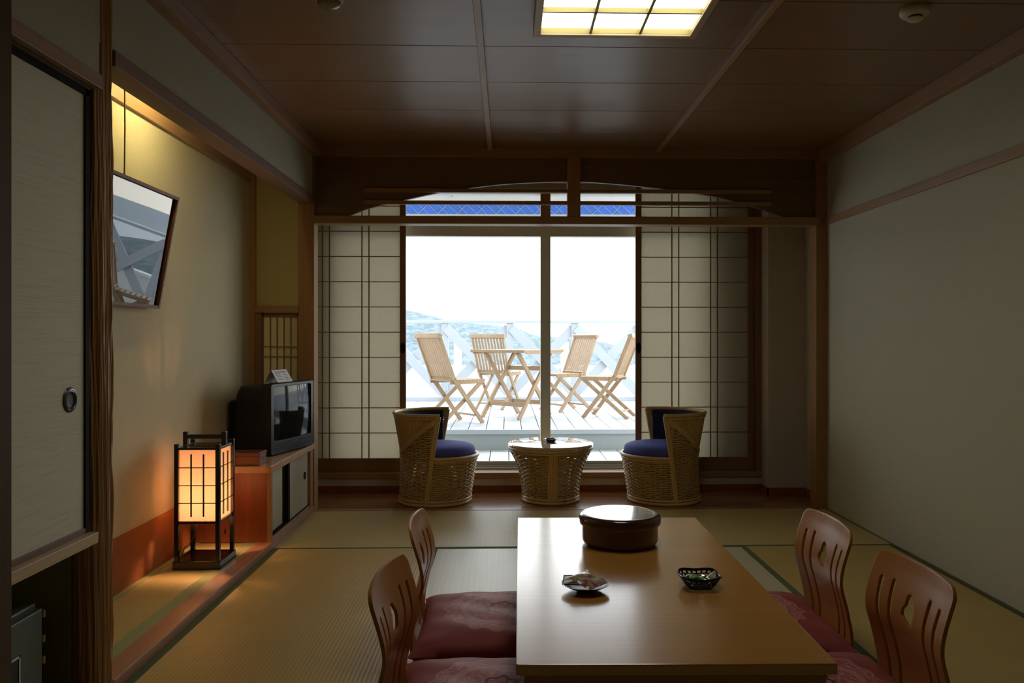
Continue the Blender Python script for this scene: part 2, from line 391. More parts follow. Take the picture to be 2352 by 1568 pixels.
# end wall beside the veranda, with a small lattice window
struct(bx('trim_16', M['trim_z'], -1.31, W0, 5.0, 5.1, -.03, CZ, bevel=.002), 'cedar corner post beside the television')
struct(bx('trim_17', M['trim_z'], -1.612, -1.575, 4.98, 5.06, .03, 2.25, bevel=.002))
e = MB().box(-1.62, -1.30, 5.02, 5.08, 1.285, CZ).box(-1.62, -1.30, 5.02, 5.08, -.05, .43)
struct(e.build('wall_end', speckle('end_wall_paper', (.52,.44,.20))))
struct(bx('trim_18', M['trim_x'], -1.58, -1.305, 4.985, 5.07, 1.248, 1.29, bevel=.002))
struct(bx('trim_19', M['shoji_frame'], -1.58, -1.538, 4.998, 5.07, .43, 1.25))
wd = bpy.data.objects.new('window_2', None); col.objects.link(wd); wd.location = (-1.43, 5.03, .43)
struct(wd, 'small lattice window above the television')
wl = (-1.43, 5.03, .43)
b = MB().box(-1.538, -1.31, 5.02, 5.04, 1.222, 1.248).box(-1.538, -1.532, 5.02, 5.04, .43, 1.248).box(-1.322, -1.31, 5.02, 5.04, .43, 1.248)
loc(b.build('window_frame', M['kumiko'], wd), wl)
b = MB()
for k in range(1, 5): b.box(-1.532+k*.0427-.003, -1.532+k*.0427+.003, 5.018, 5.03, .43, 1.222)
for z in (1.035, .972, .62, .56): b.box(-1.532, -1.322, 5.02, 5.028, z-.003, z+.003)
loc(b.build('lattice', M['kumiko'], wd), wl)
loc(MB().box(-1.532, -1.322, 5.031, 5.033, .43, 1.222).build('paper', M['shoji_small'], wd), wl)

# ------------------------------------------------------------------ lintel, transom carving
struct(bx('trim_20', M['trim_x'], W0, 1.985, 4.985, 5.09, 1.807, 1.857, bevel=.002), 'long cedar lintel before the veranda')
struct(bx('trim_21', M['trim_z'], 1.968, W1, 5.0, 5.1, -.03, CZ, bevel=.002), 'cedar corner post on the right')
struct(bx('trim_22', M['trim_x'], W0, W1, 4.99, 5.06, 2.232, CZ, bevel=.001))
arch = [(-1.21,1.857),(-1.028,1.857),(-.876,1.907),(-.675,1.955),(-.44,2.007),(-.29,2.030),(-.053,2.061),(.22,2.078),(.37,2.082),
        (.52,2.080),(.83,2.056),(1.06,2.030),(1.31,1.994),(1.487,1.950),(1.63,1.911),(1.82,1.857),(1.97,1.857)]
b = MB(); bm = b.bm
def cr(t, pts):
    # smooth interpolation over x
    for i in range(len(pts)-1):
        if pts[i][0] <= t <= pts[i+1][0]:
            p0 = pts[max(i-1,0)]; p1 = pts[i]; p2 = pts[i+1]; p3 = pts[min(i+2,len(pts)-1)]
            h = p2[0]-p1[0]; u = (t-p1[0])/h
            m1 = (p2[1]-p0[1])/(p2[0]-p0[0]+1e-9)*h; m2 = (p3[1]-p1[1])/(p3[0]-p1[0]+1e-9)*h
            return (2*u**3-3*u*u+1)*p1[1]+(u**3-2*u*u+u)*m1+(-2*u**3+3*u*u)*p2[1]+(u**3-u*u)*m2
    return pts[-1][1]
xs = [-1.21+k*(3.18/120) for k in range(121)]
low = [max(1.857, cr(x, arch)) for x in xs]
rows = []
for y in (5.022, 5.048):
    rows.append(([bm.verts.new((x, y, l)) for x, l in zip(xs, low)], [bm.verts.new((x, y, CZ-.02)) for x in xs]))
(a0, a1), (b0, b1) = rows
for i in range(120):
    bm.faces.new((a0[i], a0[i+1], a1[i+1], a1[i])); bm.faces.new((b0[i+1], b0[i], b1[i], b1[i+1]))
    bm.faces.new((a0[i+1], a0[i], b0[i], b0[i+1])); bm.faces.new((a1[i], a1[i+1], b1[i+1], b1[i]))
struct(b.build('trim_23', M['ranma'], smooth=40), 'arched wooden transom board above the lintel')
struct(bx('trim_24', M['trim_z'], .380, .462, 4.99, 5.06, 1.857, 2.232, bevel=.002))
b = MB()
for z in (2.008, 1.932): b.box(-.90, 1.68, 5.002, 5.024, z, z+.024)
struct(b.build('trim_25', M['trim_x'], bevel=.002))
struct(bx('wall_transom', M['dark_z'], -1.62, 2.2, 5.05, 5.09, 2.232, CZ+.01))

# ------------------------------------------------------------------ veranda (hiroen)
f = MB()
for k in range(5): f.box(-1.65, 2.08, 5.075+k*.11, 5.075+k*.11+.1085, -.03, 0)
struct(f.build('floor_veranda', M['floorwood'], bevel=.001)).name = 'floor.004'
struct(bx('floor_threshold', M['trim_x'], -1.31, 2.04, 5.022, 5.074, -.03, .002)).name = 'floor.005'
struct(bx('floor_under', M['dark_z'], -1.75, 2.3, 5.0, 5.9, -.15, -.031)).name = 'floor.006'
struct(bx('baseboard_veranda', M['cabwood'], -1.65, 1.815, 5.612, 5.63, 0, .047, bevel=.002))
struct(bx('wall_window_low', M['plaster_white'], -1.65, 1.815, 5.62, 5.78, 0, .10)).name = 'wall_window'
struct(bx('trim_27', M['trim_x'], -1.65, 1.817, 5.605, 5.735, .10, .138, bevel=.003), 'wooden window sill behind the rattan furniture')
e = MB().box(-1.75, -1.27, 5.77, 5.90, -.1, CZ).box(1.50, 2.3, 5.77, 5.90, -.1, CZ).box(-1.27, 1.50, 5.77, 5.90, 2.18, CZ).box(-1.27, 1.5, 5.78, 5.90, -.1, .125)
struct(e.build('wall_outer', M['plaster_white']))
struct(bx('wall_veranda_left', M['plaster_white'], -1.75, -1.63, 5.08, 5.90, -.1, CZ))
struct(bx('wall_veranda_right', M['plaster_white'], 2.075, 2.2, 4.95, 5.90, -.1, CZ))
struct(bx('wall_column', M['plaster_white'], 1.815, 2.09, 5.47, 5.77, 0, CZ))
b = MB().box(1.805, 1.816, 5.458, 5.64, 0, .05).box(1.805, 2.07, 5.458, 5.47, 0, .05).box(2.065, 2.075, 5.10, 5.47, 0, .05)
struct(b.build('baseboard_column', M['cabwood'], bevel=.001))
struct(bx('trim_28', M['shoji_frame'], 1.777, 1.817, 5.61, 5.75, .138, 2.25), 'dark jamb beside the right paper screen')
struct(bx('trim_29', M['shoji_frame'], -1.65, 1.817, 5.61, 5.74, 2.205, 2.26))
struct(bx('ceiling_veranda', M['ceiling'], -1.7, 2.2, 5.06, 5.9, 2.255, CZ+.011)).name = 'ceiling.003'

# shoji screens
def shoji(label, x0, flip):
    t = thing('shoji_screen', label, 'paper screen', (x0, 5.675, .139), 0, 'paper screens at the veranda window')
    w = .855; H = 2.066
    fr = MB().box(0, .042, -.016, .016, 0, H).box(w-.042, w, -.016, .016, 0, H).box(.042, w-.042, -.016, .016, 0, .095).box(.042, w-.042, -.016, .016, H-.03, H)
    fr.build('frame', M['shoji_frame'], t, .001)
    xsv = [.262, .312, .542, .592] if not flip else [w-.262, w-.312, w-.542, w-.592]
    b = MB()
    for x in xsv: b.box(x-.0035, x+.0035, -.012, -.002, .095, H-.03)
    for k in range(1, 11):
        z = .095+.1795*k
        if z < H-.04: b.box(.042, w-.042, -.010, -.001, z-.003, z+.003)
    b.build('lattice', M['kumiko'], t)
    bx('paper', M['shoji'], .042, w-.042, 0, .0012, .095, H-.03, t)
    g = MB().lathe([(0, .001), (.012, .0015), (.016, .003), (.018, .0005)], 20); g.xf(Matrix.Translation((w-.021 if flip else .021, -.0165, .88)) @ Matrix.Scale(2.2, 4, (0,0,1)) @ Matrix.Rotation(PI/2, 4, 'X'))
    g.build('finger_pull', M['blackframe'], t)
    return t
shoji('white paper lattice screen at left, behind the left rattan chair', -1.577, True)
shoji('white paper lattice screen at right, behind the right rattan chair', .921, False)

# aluminium window
wn = bpy.data.objects.new('window_1', None); col.objects.link(wn); wn.location = (.1, 5.8, .13); wo = (.1, 5.8, .13)
struct(wn, 'wide sliding window to the sun deck')
b = MB().box(-1.27, 1.50, 5.745, 5.86, .125, .150).box(-1.27, 1.50, 5.775, 5.785, .150, .166).box(-1.27, 1.50, 5.815, 5.825, .150, .166)
loc(b.build('sill_track', M['alu'], wn, .001), wo)
b = MB().box(-1.27, -1.22, 5.76, 5.86, .15, 2.18).box(1.45, 1.50, 5.76, 5.86, .15, 2.18).box(-1.27, 1.50, 5.76, 5.86, 2.14, 2.18)
loc(b.build('window_frame', M['alu'], wn, .001), wo)
loc(MB().box(-1.22, 1.45, 5.765, 5.85, 1.83, 1.925).build('transom_bar', M['mullion'], wn, .001), wo)
loc(MB().box(.243, .315, 5.76, 5.845, .166, 1.83).build('meeting_stile', M['mullion'], wn, .002), wo)
loc(MB().box(.243, .315, 5.76, 5.845, 1.925, 2.14).build('upper_mullion', M['trim_z'], wn, .002), wo)
b = MB().box(-1.22, .243, 5.80, 5.82, .166, .19).box(.315, 1.45, 5.80, 5.82, .166, .19)
loc(b.build('bottom_rail', M['alu'], wn, .001), wo)
for x0, x1, z0, z1 in ((-1.22, .243, .19, 1.83), (.315, 1.45, .19, 1.83), (-1.22, .243, 1.925, 2.14), (.315, 1.45, 1.925, 2.14)):
    g = MB(); g.bm.faces.new([g.bm.verts.new(p) for p in ((x0, 5.81, z0), (x1, 5.81, z0), (x1, 5.81, z1), (x0, 5.81, z1))])
    loc(g.build('glass_pane', M['glass'], wn), wo)

# ------------------------------------------------------------------ outdoors
def deckf(name, y0, y1, z, xa, xb):
    d = MB(); x = xa
    while x < xb: d.box(x, x+.172, y0, y1, z-.03, z); x += .180
    return struct(d.build(name, M['deck'], bevel=.003))
deckf('deck_lower', 5.92, 7.93, -.03, -3.4, 4.4).name = 'floor.007'
deckf('deck_upper', 7.95, 11.6, .175, -5.97, 7.0).name = 'floor.008'
struct(bx('deck_nosing', M['whitepaint'], -6, 7, 7.905, 7.955, .132, .174)).name = 'trim_30'
struct(bx('deck_riser', M['riser'], -6, 7, 7.94, 7.99, -.06, .134)).name = 'trim_31'
struct(bx('deck_base', M['riser'], -6, 7, 5.9, 11.7, -.6, -.062)).name = 'floor.009'
# canopy
struct(bx('roof_soffit', M['soffit'], -6, 8, 5.9, 8.62, 2.62, 2.70)).name = 'ceiling.004'
b = MB()
for x in (-1.9, -.6, .7, 2.0): b.box(x-.006, x+.006, 5.9, 8.6, 2.612, 2.622)
struct(b.build('soffit_joint', M['riser'])).name = 'trim_32'
struct(bx('trim_33', M['soffit'], -6, 8, 8.58, 8.62, 2.535, 2.62))
aw = thing('awning_strip', 'blue awning strip with white diamond cord under the eave', 'awning', (.3, 8.6, 2.42))
bx('fabric', M['blue'], -4, 4, -.006, .006, .012, .118, aw)
b = MB()
for s in (1, -1):
    k = -20
    while k < 20:
        x = k*.21; b.bar((x, -.012, .014 if s > 0 else .116), (x+.105, -.012, .116 if s > 0 else .014), .004, .004)
        b.bar((x+.105, -.012, .116 if s > 0 else .014), (x+.21, -.012, .014 if s > 0 else .116), .004, .004) if s > 0 else None
        k += 1
b.build('diamond_cord', M['whitepaint'], aw)
bx('hem', M['whitepaint'], -4, 4, -.012, .012, -.006, .012, aw)

# railing: every bay is posts + crossed boards
rl = thing('deck_railing', 'white timber railing with crossed diagonal boards at the deck edge', 'railing', (.9, 11.5, .175))
P0 = [(k*.94 - .90) for k in range(-4, 7)]          # post x in world
for i, x in enumerate(P0):
    x -= .9
    MB().box(x-.05, x+.05, -.05, .05, 0, 1.13).build('post', M['whitepaint'], rl, .004)
    if i < len(P0)-1:
        x2 = x+.94
        MB().bar((x+.02, -.05, 1.06), (x2-.02, -.05, .12), .04, .13, (0,0,1)).build('diagonal_board', M['whitepaint'], rl, .003)
        MB().bar((x2-.02, -.0, 1.06), (x+.02, -.0, .12), .04, .13, (0,0,1)).build('diagonal_board', M['whitepaint'], rl, .003)
MB().box(P0[0]-.95, P0[-1]-.85, -.07, .07, 1.13, 1.17).build('top_rail', M['whitepaint'], rl, .004)
MB().box(P0[0]-.95, P0[-1]-.85, -.03, .03, 0, .06).build('bottom_rail', M['whitepaint'], rl, .004)
pp = thing('parapet_wall', 'low white parapet wall beyond the deck railing', 'parapet', (.5, 12.3, 0))
bx('wall_body', M['parapet'], -8, 8, 0, .2, -.6, .62, pp)
bx('coping', M['parapet'], -8, 8, -.05, .25, .62, .66, pp, .005)
MB().box(-1.32, -1.205, -.13, -.02, -.3, 1.03).build('buttress_post', M['parapet'], pp, .004)
MB().box(.33, .445, -.13, -.02, -.3, 1.03).build('buttress_post', M['parapet'], pp, .004)

# hills beyond
def ridge(name, D, pts, base, depth, m, seed):
    # pts: (x at distance D, height); a rolling slope that drops toward the viewer
    random.seed(seed); b = MB(); nx = 160; ny = 24
    ph = [random.uniform(0, 6) for _ in range(8)]
    def f(u, v):
        x = pts[0][0]+(pts[-1][0]-pts[0][0])*u
        h = cr(x, pts); n = sum(math.sin(x*(.05+.045*k)*300/D*1.7+ph[k]+v*4)*1.0/(k+1) for k in range(8))*D*.0006
        s = math.cos(v*PI/2)**1.2
        return (x, D - v*depth + 8*math.sin(x*.06), base+(h-base)*s + n*(.25+v))
    b.grid(f, nx, ny)
    o = b.build(name, m, smooth=80); struct(o); return o
def hillmat(name, a, bb, sc):  # distance haze is put into the hill colours
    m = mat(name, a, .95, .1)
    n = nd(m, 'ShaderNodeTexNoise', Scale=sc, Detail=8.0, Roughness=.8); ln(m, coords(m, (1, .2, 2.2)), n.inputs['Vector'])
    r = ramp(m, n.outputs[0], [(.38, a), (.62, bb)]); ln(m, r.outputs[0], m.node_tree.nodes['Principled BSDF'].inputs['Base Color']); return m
def hp(px, py, D): return ((px-1165)*D/1820, 1.09-(py-776)*D/1820)
D1 = 320
pts = [hp(*q, D1) for q in ((200,700),(500,706),(700,700),(932,713),(960,717),(1000,727),(1040,737),(1090,744),(1150,749),(1195,757),(1225,768),(1262,773),(1310,777),(1385,785),(1400,790),(1460,800),(1600,812),(1900,830))]
ridge('hills_near', D1, pts, -24, 190, hillmat('hill_green_haze', (.085,.12,.135), (.215,.245,.25), .45), 3).name = 'trim_34'
D2 = 1500
pts = [hp(*q, D2) for q in ((300,740),(900,742),(1040,741),(1090,734),(1110,736),(1140,732),(1165,737),(1200,748),(1280,770),(1500,776),(2200,776))]
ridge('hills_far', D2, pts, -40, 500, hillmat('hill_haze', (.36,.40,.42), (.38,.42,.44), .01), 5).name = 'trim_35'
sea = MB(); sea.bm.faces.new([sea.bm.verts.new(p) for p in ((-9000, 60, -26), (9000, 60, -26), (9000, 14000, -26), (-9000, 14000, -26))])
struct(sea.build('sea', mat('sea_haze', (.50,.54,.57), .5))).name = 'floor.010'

# teak folding chairs
def teak_chair():
    t = thing('folding_chair', '', 'folding chair')
    w = .215
    for s in (-1, 1):
        y = s*w
        b = MB().bar((-.335,y,.93), (-.15,y,.47), .022, .045, (1,0,0)).bar((-.155,y,.485), (.22,y,.0), .022, .045, (1,0,0))
        b.build('back_leg', M['teak'], t, .004)
        y2 = s*(w-.03)
        MB().bar((.235,y2,.455), (-.30,y2,.0), .022, .042, (1,0,0)).build('front_leg', M['teak'], t, .004)
    MB().bar((-.34,-w-.03,.935), (-.34,w+.03,.935), .05, .05, (.3,0,1)).build('top_rail', M['teak'], t, .004)
    MB().bar((-.148,-w,.475), (-.148,w,.475), .03, .045, (.3,0,1)).build('back_bottom_rail', M['teak'], t, .004)
    for k in range(9):
        y = -w+.043+k*(2*w-.086)/8
        MB().bar((-.332,y,.925), (-.15,y,.475), .024, .010, (1,0,0)).build('back_slat', M['teak'], t)
    b = MB().bar((-.19,-w+.02,.445), (.25,-w+.02,.445), .02, .035).bar((-.19,w-.02,.445), (.25,w-.02,.445), .02, .035)
    b.build('seat_frame', M['teak'], t, .003)
    for k in range(8):
        x = -.17+k*.058
        MB().bar((x,-w+.01,.466), (x,w-.01,.466), .044, .012).build('seat_slat', M['teak'], t)
    MB().bar((-.21,-w+.03,.075), (-.21,w-.03,.075), .035, .018).build('stretcher', M['teak'], t)
    MB().bar((.155,-w,.085), (.155,w,.085), .035, .018).build('stretcher', M['teak'], t)
    return t
DZ = .175
tc0 = teak_chair()
spots = [(-.566, 8.59, 37, 'teak folding chair left of the deck table, seen from behind'),
         (-.11, 10.39, 65, 'teak folding chair standing behind the deck table, partly hidden by it'),
         (.72, 10.0, 211, 'teak folding chair right of the window mullion, slatted back turned to us'),
         (1.15, 9.18, 158, 'rightmost teak folding chair, half cut off by the right screen')]
for i, (x, y, a, lab) in enumerate(spots):
    o = tc0 if i == 0 else dup(tc0)
    o.location = (x, y, DZ); o.rotation_euler = (0, 0, math.radians(a)); o['label'] = lab; o['group'] = 'teak chairs on the deck'
tt = thing('deck_table', 'square teak folding table on the white deck', 'table', (.12, 9.25, DZ), math.radians(52))
for k in range(9):
    y = -.39+.0433+k*.0867
    MB().box(-.36, .36, y-.041, y+.041, .758, .78).build('top_slat', M['teak'], tt, .003)
b = MB().box(-.39, -.352, -.39, .39, .75, .782).box(.352, .39, -.39, .39, .75, .782).box(-.35, .35, -.39, -.375, .735, .758).box(-.35, .35, .375, .39, .735, .758)
b.build('top_frame', M['teak'], tt, .003)
for y in (-.265, .265):
    MB().bar((-.33, y, 0), (.30, y, .75), .028, .05, (1,0,0)).build('leg', M['teak'], tt, .004)
    MB().bar((.33, y*.88, 0), (-.30, y*.88, .75), .028, .05, (1,0,0)).build('leg', M['teak'], tt, .004)
for x, z in ((-.20, .16), (.20, .16), (.17, .56)):
    MB().bar((x, -.28, z), (x, .28, z), .02, .05).build('stretcher', M['teak'], tt, .003)

# ------------------------------------------------------------------ low table
tb = thing('low_table', 'low rectangular wooden table with glossy top between the floor chairs', 'table', (.409, 2.593, 0), -.0126)
tb.rotation_euler = (0, 0, math.radians(-.95))
hx, hy = .377, .755
def slab(u0, u1, v0, v1, z0, z1, r=.012):
    pts = []
    for cx, cy, a in ((u1-r, v1-r, 0), (u0+r, v1-r, 90), (u0+r, v0+r, 180), (u1-r, v0+r, 270)):
        for k in range(5): t = math.radians(a+22.5*k); pts.append((cx+r*math.cos(t), cy+r*math.sin(t)))
    return MB().prism(pts, 'z', z0, z1)
slab(-hx, hx, -hy, hy, .303, .33, .006).build('tabletop', M['tabletop'], tb, .003)
b = MB().box(-hx+.02, hx-.02, -hy+.02, -hy+.04, .245, .303).box(-hx+.02, hx-.02, hy-.04, hy-.02, .245, .303)
b.box(-hx+.02, -hx+.04, -hy+.04, hy-.04, .245, .303).box(hx-.04, hx-.02, -hy+.04, hy-.04, .245, .303)
b.build('apron', M['tableside'], tb, .002)
for sx in (-1, 1):
    for sy in (-1, 1):
        MB().box(sx*(hx-.07)-.03, sx*(hx-.07)+.03, sy*(hy-.075)-.03, sy*(hy-.075)+.03, .0015, .303).build('leg', M['tableside'], tb, .004)

# ------------------------------------------------------------------ floor chairs (zaisu)
prof = [(-.040,.462),(-.033,.43),(-.022,.395),(-.010,.355),(-.002,.315),(-.003,.275),(-.016,.225),(-.028,.17),(-.032,.12),(-.028,.075),(-.010,.035),(.03,.014),(.09,.009),(.20,.008),(.34,.008)]
def dense(pr, n=200):
    P = [Vector((p[0], 0, p[1])) for p in pr]; out = []
    for i in range(len(P)-1):
        p0 = P[max(i-1,0)]; p1 = P[i]; p2 = P[i+1]; p3 = P[min(i+2,len(P)-1)]
        for k in range(12):
            t = k/12
            out.append(.5*((2*p1)+(-p0+p2)*t+(2*p0-5*p1+4*p2-p3)*t*t+(-p0+3*p1-3*p2+p3)*t**3))
    out.append(P[-1]); return out
DP = dense(prof); L = [0]
for a_, b_ in zip(DP, DP[1:]): L.append(L[-1]+(b_-a_).length)
LT = L[-1]
def at_s(s):
    s = min(max(s, 0), LT)
    lo, hi = 0, len(L)-1
    while hi-lo > 1:
        mi = (lo+hi)//2
        if L[mi] <= s: lo = mi
        else: hi = mi
    t = (s-L[lo])/max(L[hi]-L[lo], 1e-9); return DP[lo].lerp(DP[hi], t)
def sd_rr(x, y, hw, hh, r):
    qx = abs(x)-hw+r; qy = abs(y)-hh+r
    return math.hypot(max(qx,0), max(qy,0))+min(max(qx,qy),0)-r
def sd_seg(x, y, x0, y0, x1, y1, r):
    dx, dy = x1-x0, y1-y0; t = max(0, min(1, ((x-x0)*dx+(y-y0)*dy)/(dx*dx+dy*dy)))
    return math.hypot(x-x0-t*dx, y-y0-t*dy)-r
def zsdf(u, s):
    hw = .204 - .006*min(1, max(0, (s-.1)/.35)) + (.012 if s > .6 else 0)*min(1, (s-.6)/.05)
    crown = .009*(1-(u/.21)**2)
    d = sd_rr(u, s-(LT/2)+ (crown if s < .2 else 0)*1.0 - .008, hw, LT/2+.0, .036)
    h = 1e9
    for sg in (-1, 1):
        h = min(h, sd_seg(u, s, sg*.152, .085, sg*.132, .41, .0085), sd_seg(u, s, sg*.095, .080, sg*.080, .41, .0085))
    # gourd shaped hole with wavy outline
    a = math.atan2(s-.135, u); rr = math.hypot(u, s-.135)
    h = min(h, rr-(.034+.0035*math.cos(4*a+1.2)-.005*math.cos(2*a)+.003*math.sin(3*a)))
    return max(d, -h)
def make_zaisu_shell():
    b = MB(); c = .0055; nu = int(.46/c); ns = int((LT+.02)/c); bm = b.bm; P = {}
    def vert(i, j):
        if (i, j) not in P: P[(i, j)] = [-.23+i*c, -.01+j*c]
        return P[(i, j)]
    faces = []
    for i in range(nu):
        for j in range(ns):
            cu = -.23+(i+.5)*c; cs = -.01+(j+.5)*c
            if zsdf(cu, cs) < 0: faces.append(((i,j),(i+1,j),(i+1,j+1),(i,j+1)))
    cnt = {}
    for f_ in faces:
        for v in f_: cnt[v] = cnt.get(v, 0)+1
    for v, n in cnt.items():
        p = vert(*v)
        if n < 4:
            for _ in range(3):
                d = zsdf(*p); e = 1e-4
                gx = (zsdf(p[0]+e, p[1])-d)/e; gy = (zsdf(p[0], p[1]+e)-d)/e; g = gx*gx+gy*gy
                if g > .05: p[0] -= d*gx/g; p[1] -= d*gy/g
    bv = {}
    for v in cnt:
        u, s = P[v]; q = at_s(s)
        ext = min(0, s)
        w = max(0, min(1, (LT-.25-s)/.25))
        bv[v] = bm.verts.new((q.x + ext*.25 + .020*(u/.2)**2*w, u, q.z - ext*.95))
    for f_ in faces: bm.faces.new([bv[v] for v in f_])
    return b
def zab(u, v, side):
    # cushion surface; u, v in -1..1
    U = abs(u); W_ = abs(v)
    e = max(0, (1-U**4))**.5 * max(0, (1-W_**4))**.5
    pinch = 1 - .06*(1-v*v) ; pinch2 = 1 - .06*(1-u*u)
    wr = .004*math.sin(9*u+5*v)*math.sin(7*v-3*u)
    dimple = -.004*math.exp(-((u*u+v*v)/.03))
    z = .060*e + (wr+dimple)*e if side > 0 else -.058*e
    return (u*.30*pinch, v*.29*pinch2, z)
def mk_zabmat():
    c = (.33,.065,.06); m = mat('cushion_brocade', c, .62, .35)
    m.node_tree.nodes['Principled BSDF'].inputs['Sheen Weight'].default_value = .0
    tc = nd(m, 'ShaderNodeTexCoord'); sp = nd(m, 'ShaderNodeSeparateXYZ'); ln(m, tc.outputs['Object'], sp.inputs[0])
    X, Y = sp.outputs[0], sp.outputs[1]
    r = mth(m, 'SQRT', mth(m, 'ADD', mth(m, 'MULTIPLY', X, X), mth(m, 'MULTIPLY', Y, Y)))
    a = mth(m, 'ARCTAN2', Y, X)
    def band(v, c0, w):   # 1 inside |v-c0|<w
        return mth(m, 'LESS_THAN', mth(m, 'ABSOLUTE', mth(m, 'SUBTRACT', v, c0)), w)
    rs = mth(m, 'ADD', r, mth(m, 'MULTIPLY', mth(m, 'SINE', mth(m, 'MULTIPLY', a, 16)), .008))
    vor = nd(m, 'ShaderNodeTexVoronoi', Scale=75.0, feature='DISTANCE_TO_EDGE'); ln(m, tc.outputs['Object'], vor.inputs['Vector'])
    nz = nd(m, 'ShaderNodeTexNoise', Scale=38.0, Detail=2.0, Distortion=1.2); ln(m, tc.outputs['Object'], nz.inputs['Vector'])
    scroll = mth(m, 'LESS_THAN', mth(m, 'ABSOLUTE', mth(m, 'SUBTRACT', nz.outputs[0], .5)), .05)
    inside = mth(m, 'LESS_THAN', rs, .20)
    flor = mth(m, 'MULTIPLY', inside, scroll)
    ring = mth(m, 'MAXIMUM', band(r, .135, .012), band(rs, .196, .004))
    lines = mth(m, 'MAXIMUM', band(r, .150, .0015), band(r, .122, .0015))
    light = mth(m, 'MAXIMUM', mth(m, 'MULTIPLY', inside, .18), mth(m, 'MAXIMUM', mth(m, 'MULTIPLY', flor, .85), mth(m, 'MULTIPLY', ring, .7)))
    ros = mth(m, 'ADD', r, mth(m, 'MULTIPLY', mth(m, 'SINE', mth(m, 'MULTIPLY', a, 8)), .006))
    dark = mth(m, 'MAXIMUM', band(ros, .052, .005), mth(m, 'MULTIPLY', lines, .6))
    mx = nd(m, 'ShaderNodeMixRGB'); mx.inputs[1].default_value = (*c, 1); mx.inputs[2].default_value = (.62,.24,.21, 1); ln(m, light, mx.inputs[0])
    mx2 = nd(m, 'ShaderNodeMixRGB'); mx2.inputs[2].default_value = (.06,.02,.03, 1); ln(m, mx.outputs[0], mx2.inputs[1]); ln(m, dark, mx2.inputs[0])
    ln(m, mx2.outputs[0], m.node_tree.nodes['Principled BSDF'].inputs['Base Color'])
    fine = nd(m, 'ShaderNodeTexNoise', Scale=700.0, Detail=1.0); ln(m, tc.outputs['Object'], fine.inputs['Vector'])
    bump(m, mth(m, 'ADD', mth(m, 'MULTIPLY', light, .6), mth(m, 'MULTIPLY', fine.outputs[0], .5)), .3, .001)
    return m
M['zabuton'] = mk_zabmat()
z0 = thing('floor_chair', '', 'floor chair')
sh = make_zaisu_shell().build('bent_shell', M['zaisu'], z0, smooth=50, solid=.0095, recalc=True)
md = sh.modifiers.new('bevel', 'BEVEL'); md.width = .003; md.segments = 2; md.limit_method = 'ANGLE'; md.angle_limit = math.radians(50)
cu0 = MB()
cu0.grid(lambda a, b_: zab(a*2-1, b_*2-1, 1), 44, 44); cu0.grid(lambda a, b_: zab(a*2-1, b_*2-1, -1), 44, 44)
bmesh.ops.remove_doubles(cu0.bm, verts=cu0.bm.verts, dist=.0012)
c0 = cu0.build('floor_cushion', M['zabuton'], smooth=60)
tag(c0, '', 'cushion')
zs = [(-.294, 2.775, 0, 'wooden floor chair on the left of the table, farther from the camera', 'far'),
      (-.302, 2.145, -5, 'wooden floor chair on the left of the table, nearest the camera', 'near'),
      (1.098, 2.735, 180, 'wooden floor chair on the right of the table, farther from the camera', 'far'),
      (1.108, 2.165, 181, 'wooden floor chair on the right of the table, nearest the camera', 'near')]
cl = [(-.018, 2.81, 0, .083, 'maroon patterned floor cushion on the far left floor chair'),
      (-.022, 2.18, -2, .083, 'maroon patterned floor cushion on the near left floor chair'),
      (.845, 2.80, 178, .083, 'maroon patterned floor cushion on the far right floor chair'),
      (.855, 2.20, 181, .083, 'maroon patterned floor cushion on the near right floor chair')]
for i in range(4):
    x, y, a, lab, _ = zs[i]; o = z0 if i == 0 else dup(z0)
    o.location = (x, y, .002); o.rotation_euler = (0, 0, math.radians(a)); o['label'] = lab; o['group'] = 'floor chairs around the low table'
    x, y, a, zc, lab = cl[i]; o = c0 if i == 0 else dup(c0)
    o.location = (x, y, zc-.008); o.rotation_euler = (0, 0, math.radians(a)); o['label'] = lab; o['group'] = 'cushions on the floor chairs'

# ------------------------------------------------------------------ things on the low table
TZ = .3302
t = thing('lidded_box', 'round dark brown lacquer box with lid at the far end of the table', 'box', (.417, 2.93, TZ))
MB().lathe([(0,.001),(.118,.001),(.130,.004),(.138,.012),(.1405,.022),(.1405,.09),(.132,.092)], 72).build('box_body', M['lacquer'], t, smooth=40)
MB().lathe([(.142,.074),(.149,.076),(.1508,.080),(.1508,.098),(.1475,.107),(.141,.1115),(.131,.1135),(.1262,.1130),(.1255,.1118),(.1248,.1130),(.08,.1150),(0,.1155)], 72).build('lid', M['lacquer'], t, smooth=50)
pl = thing('snack_plate', 'small round black plate on the table, left, holding wrapped sweets', 'plate', (.236, 2.385, TZ))
MB().lathe([(0,.004),(.022,.004),(.024,0),(.027,0),(.028,.005),(.055,.012),(.0715,.021),(.0725,.0225),(.0700,.0225),(.054,.0155),(.03,.0085),(0,.008)], 56).build('plate_dish', M['basket'], pl, smooth=50)
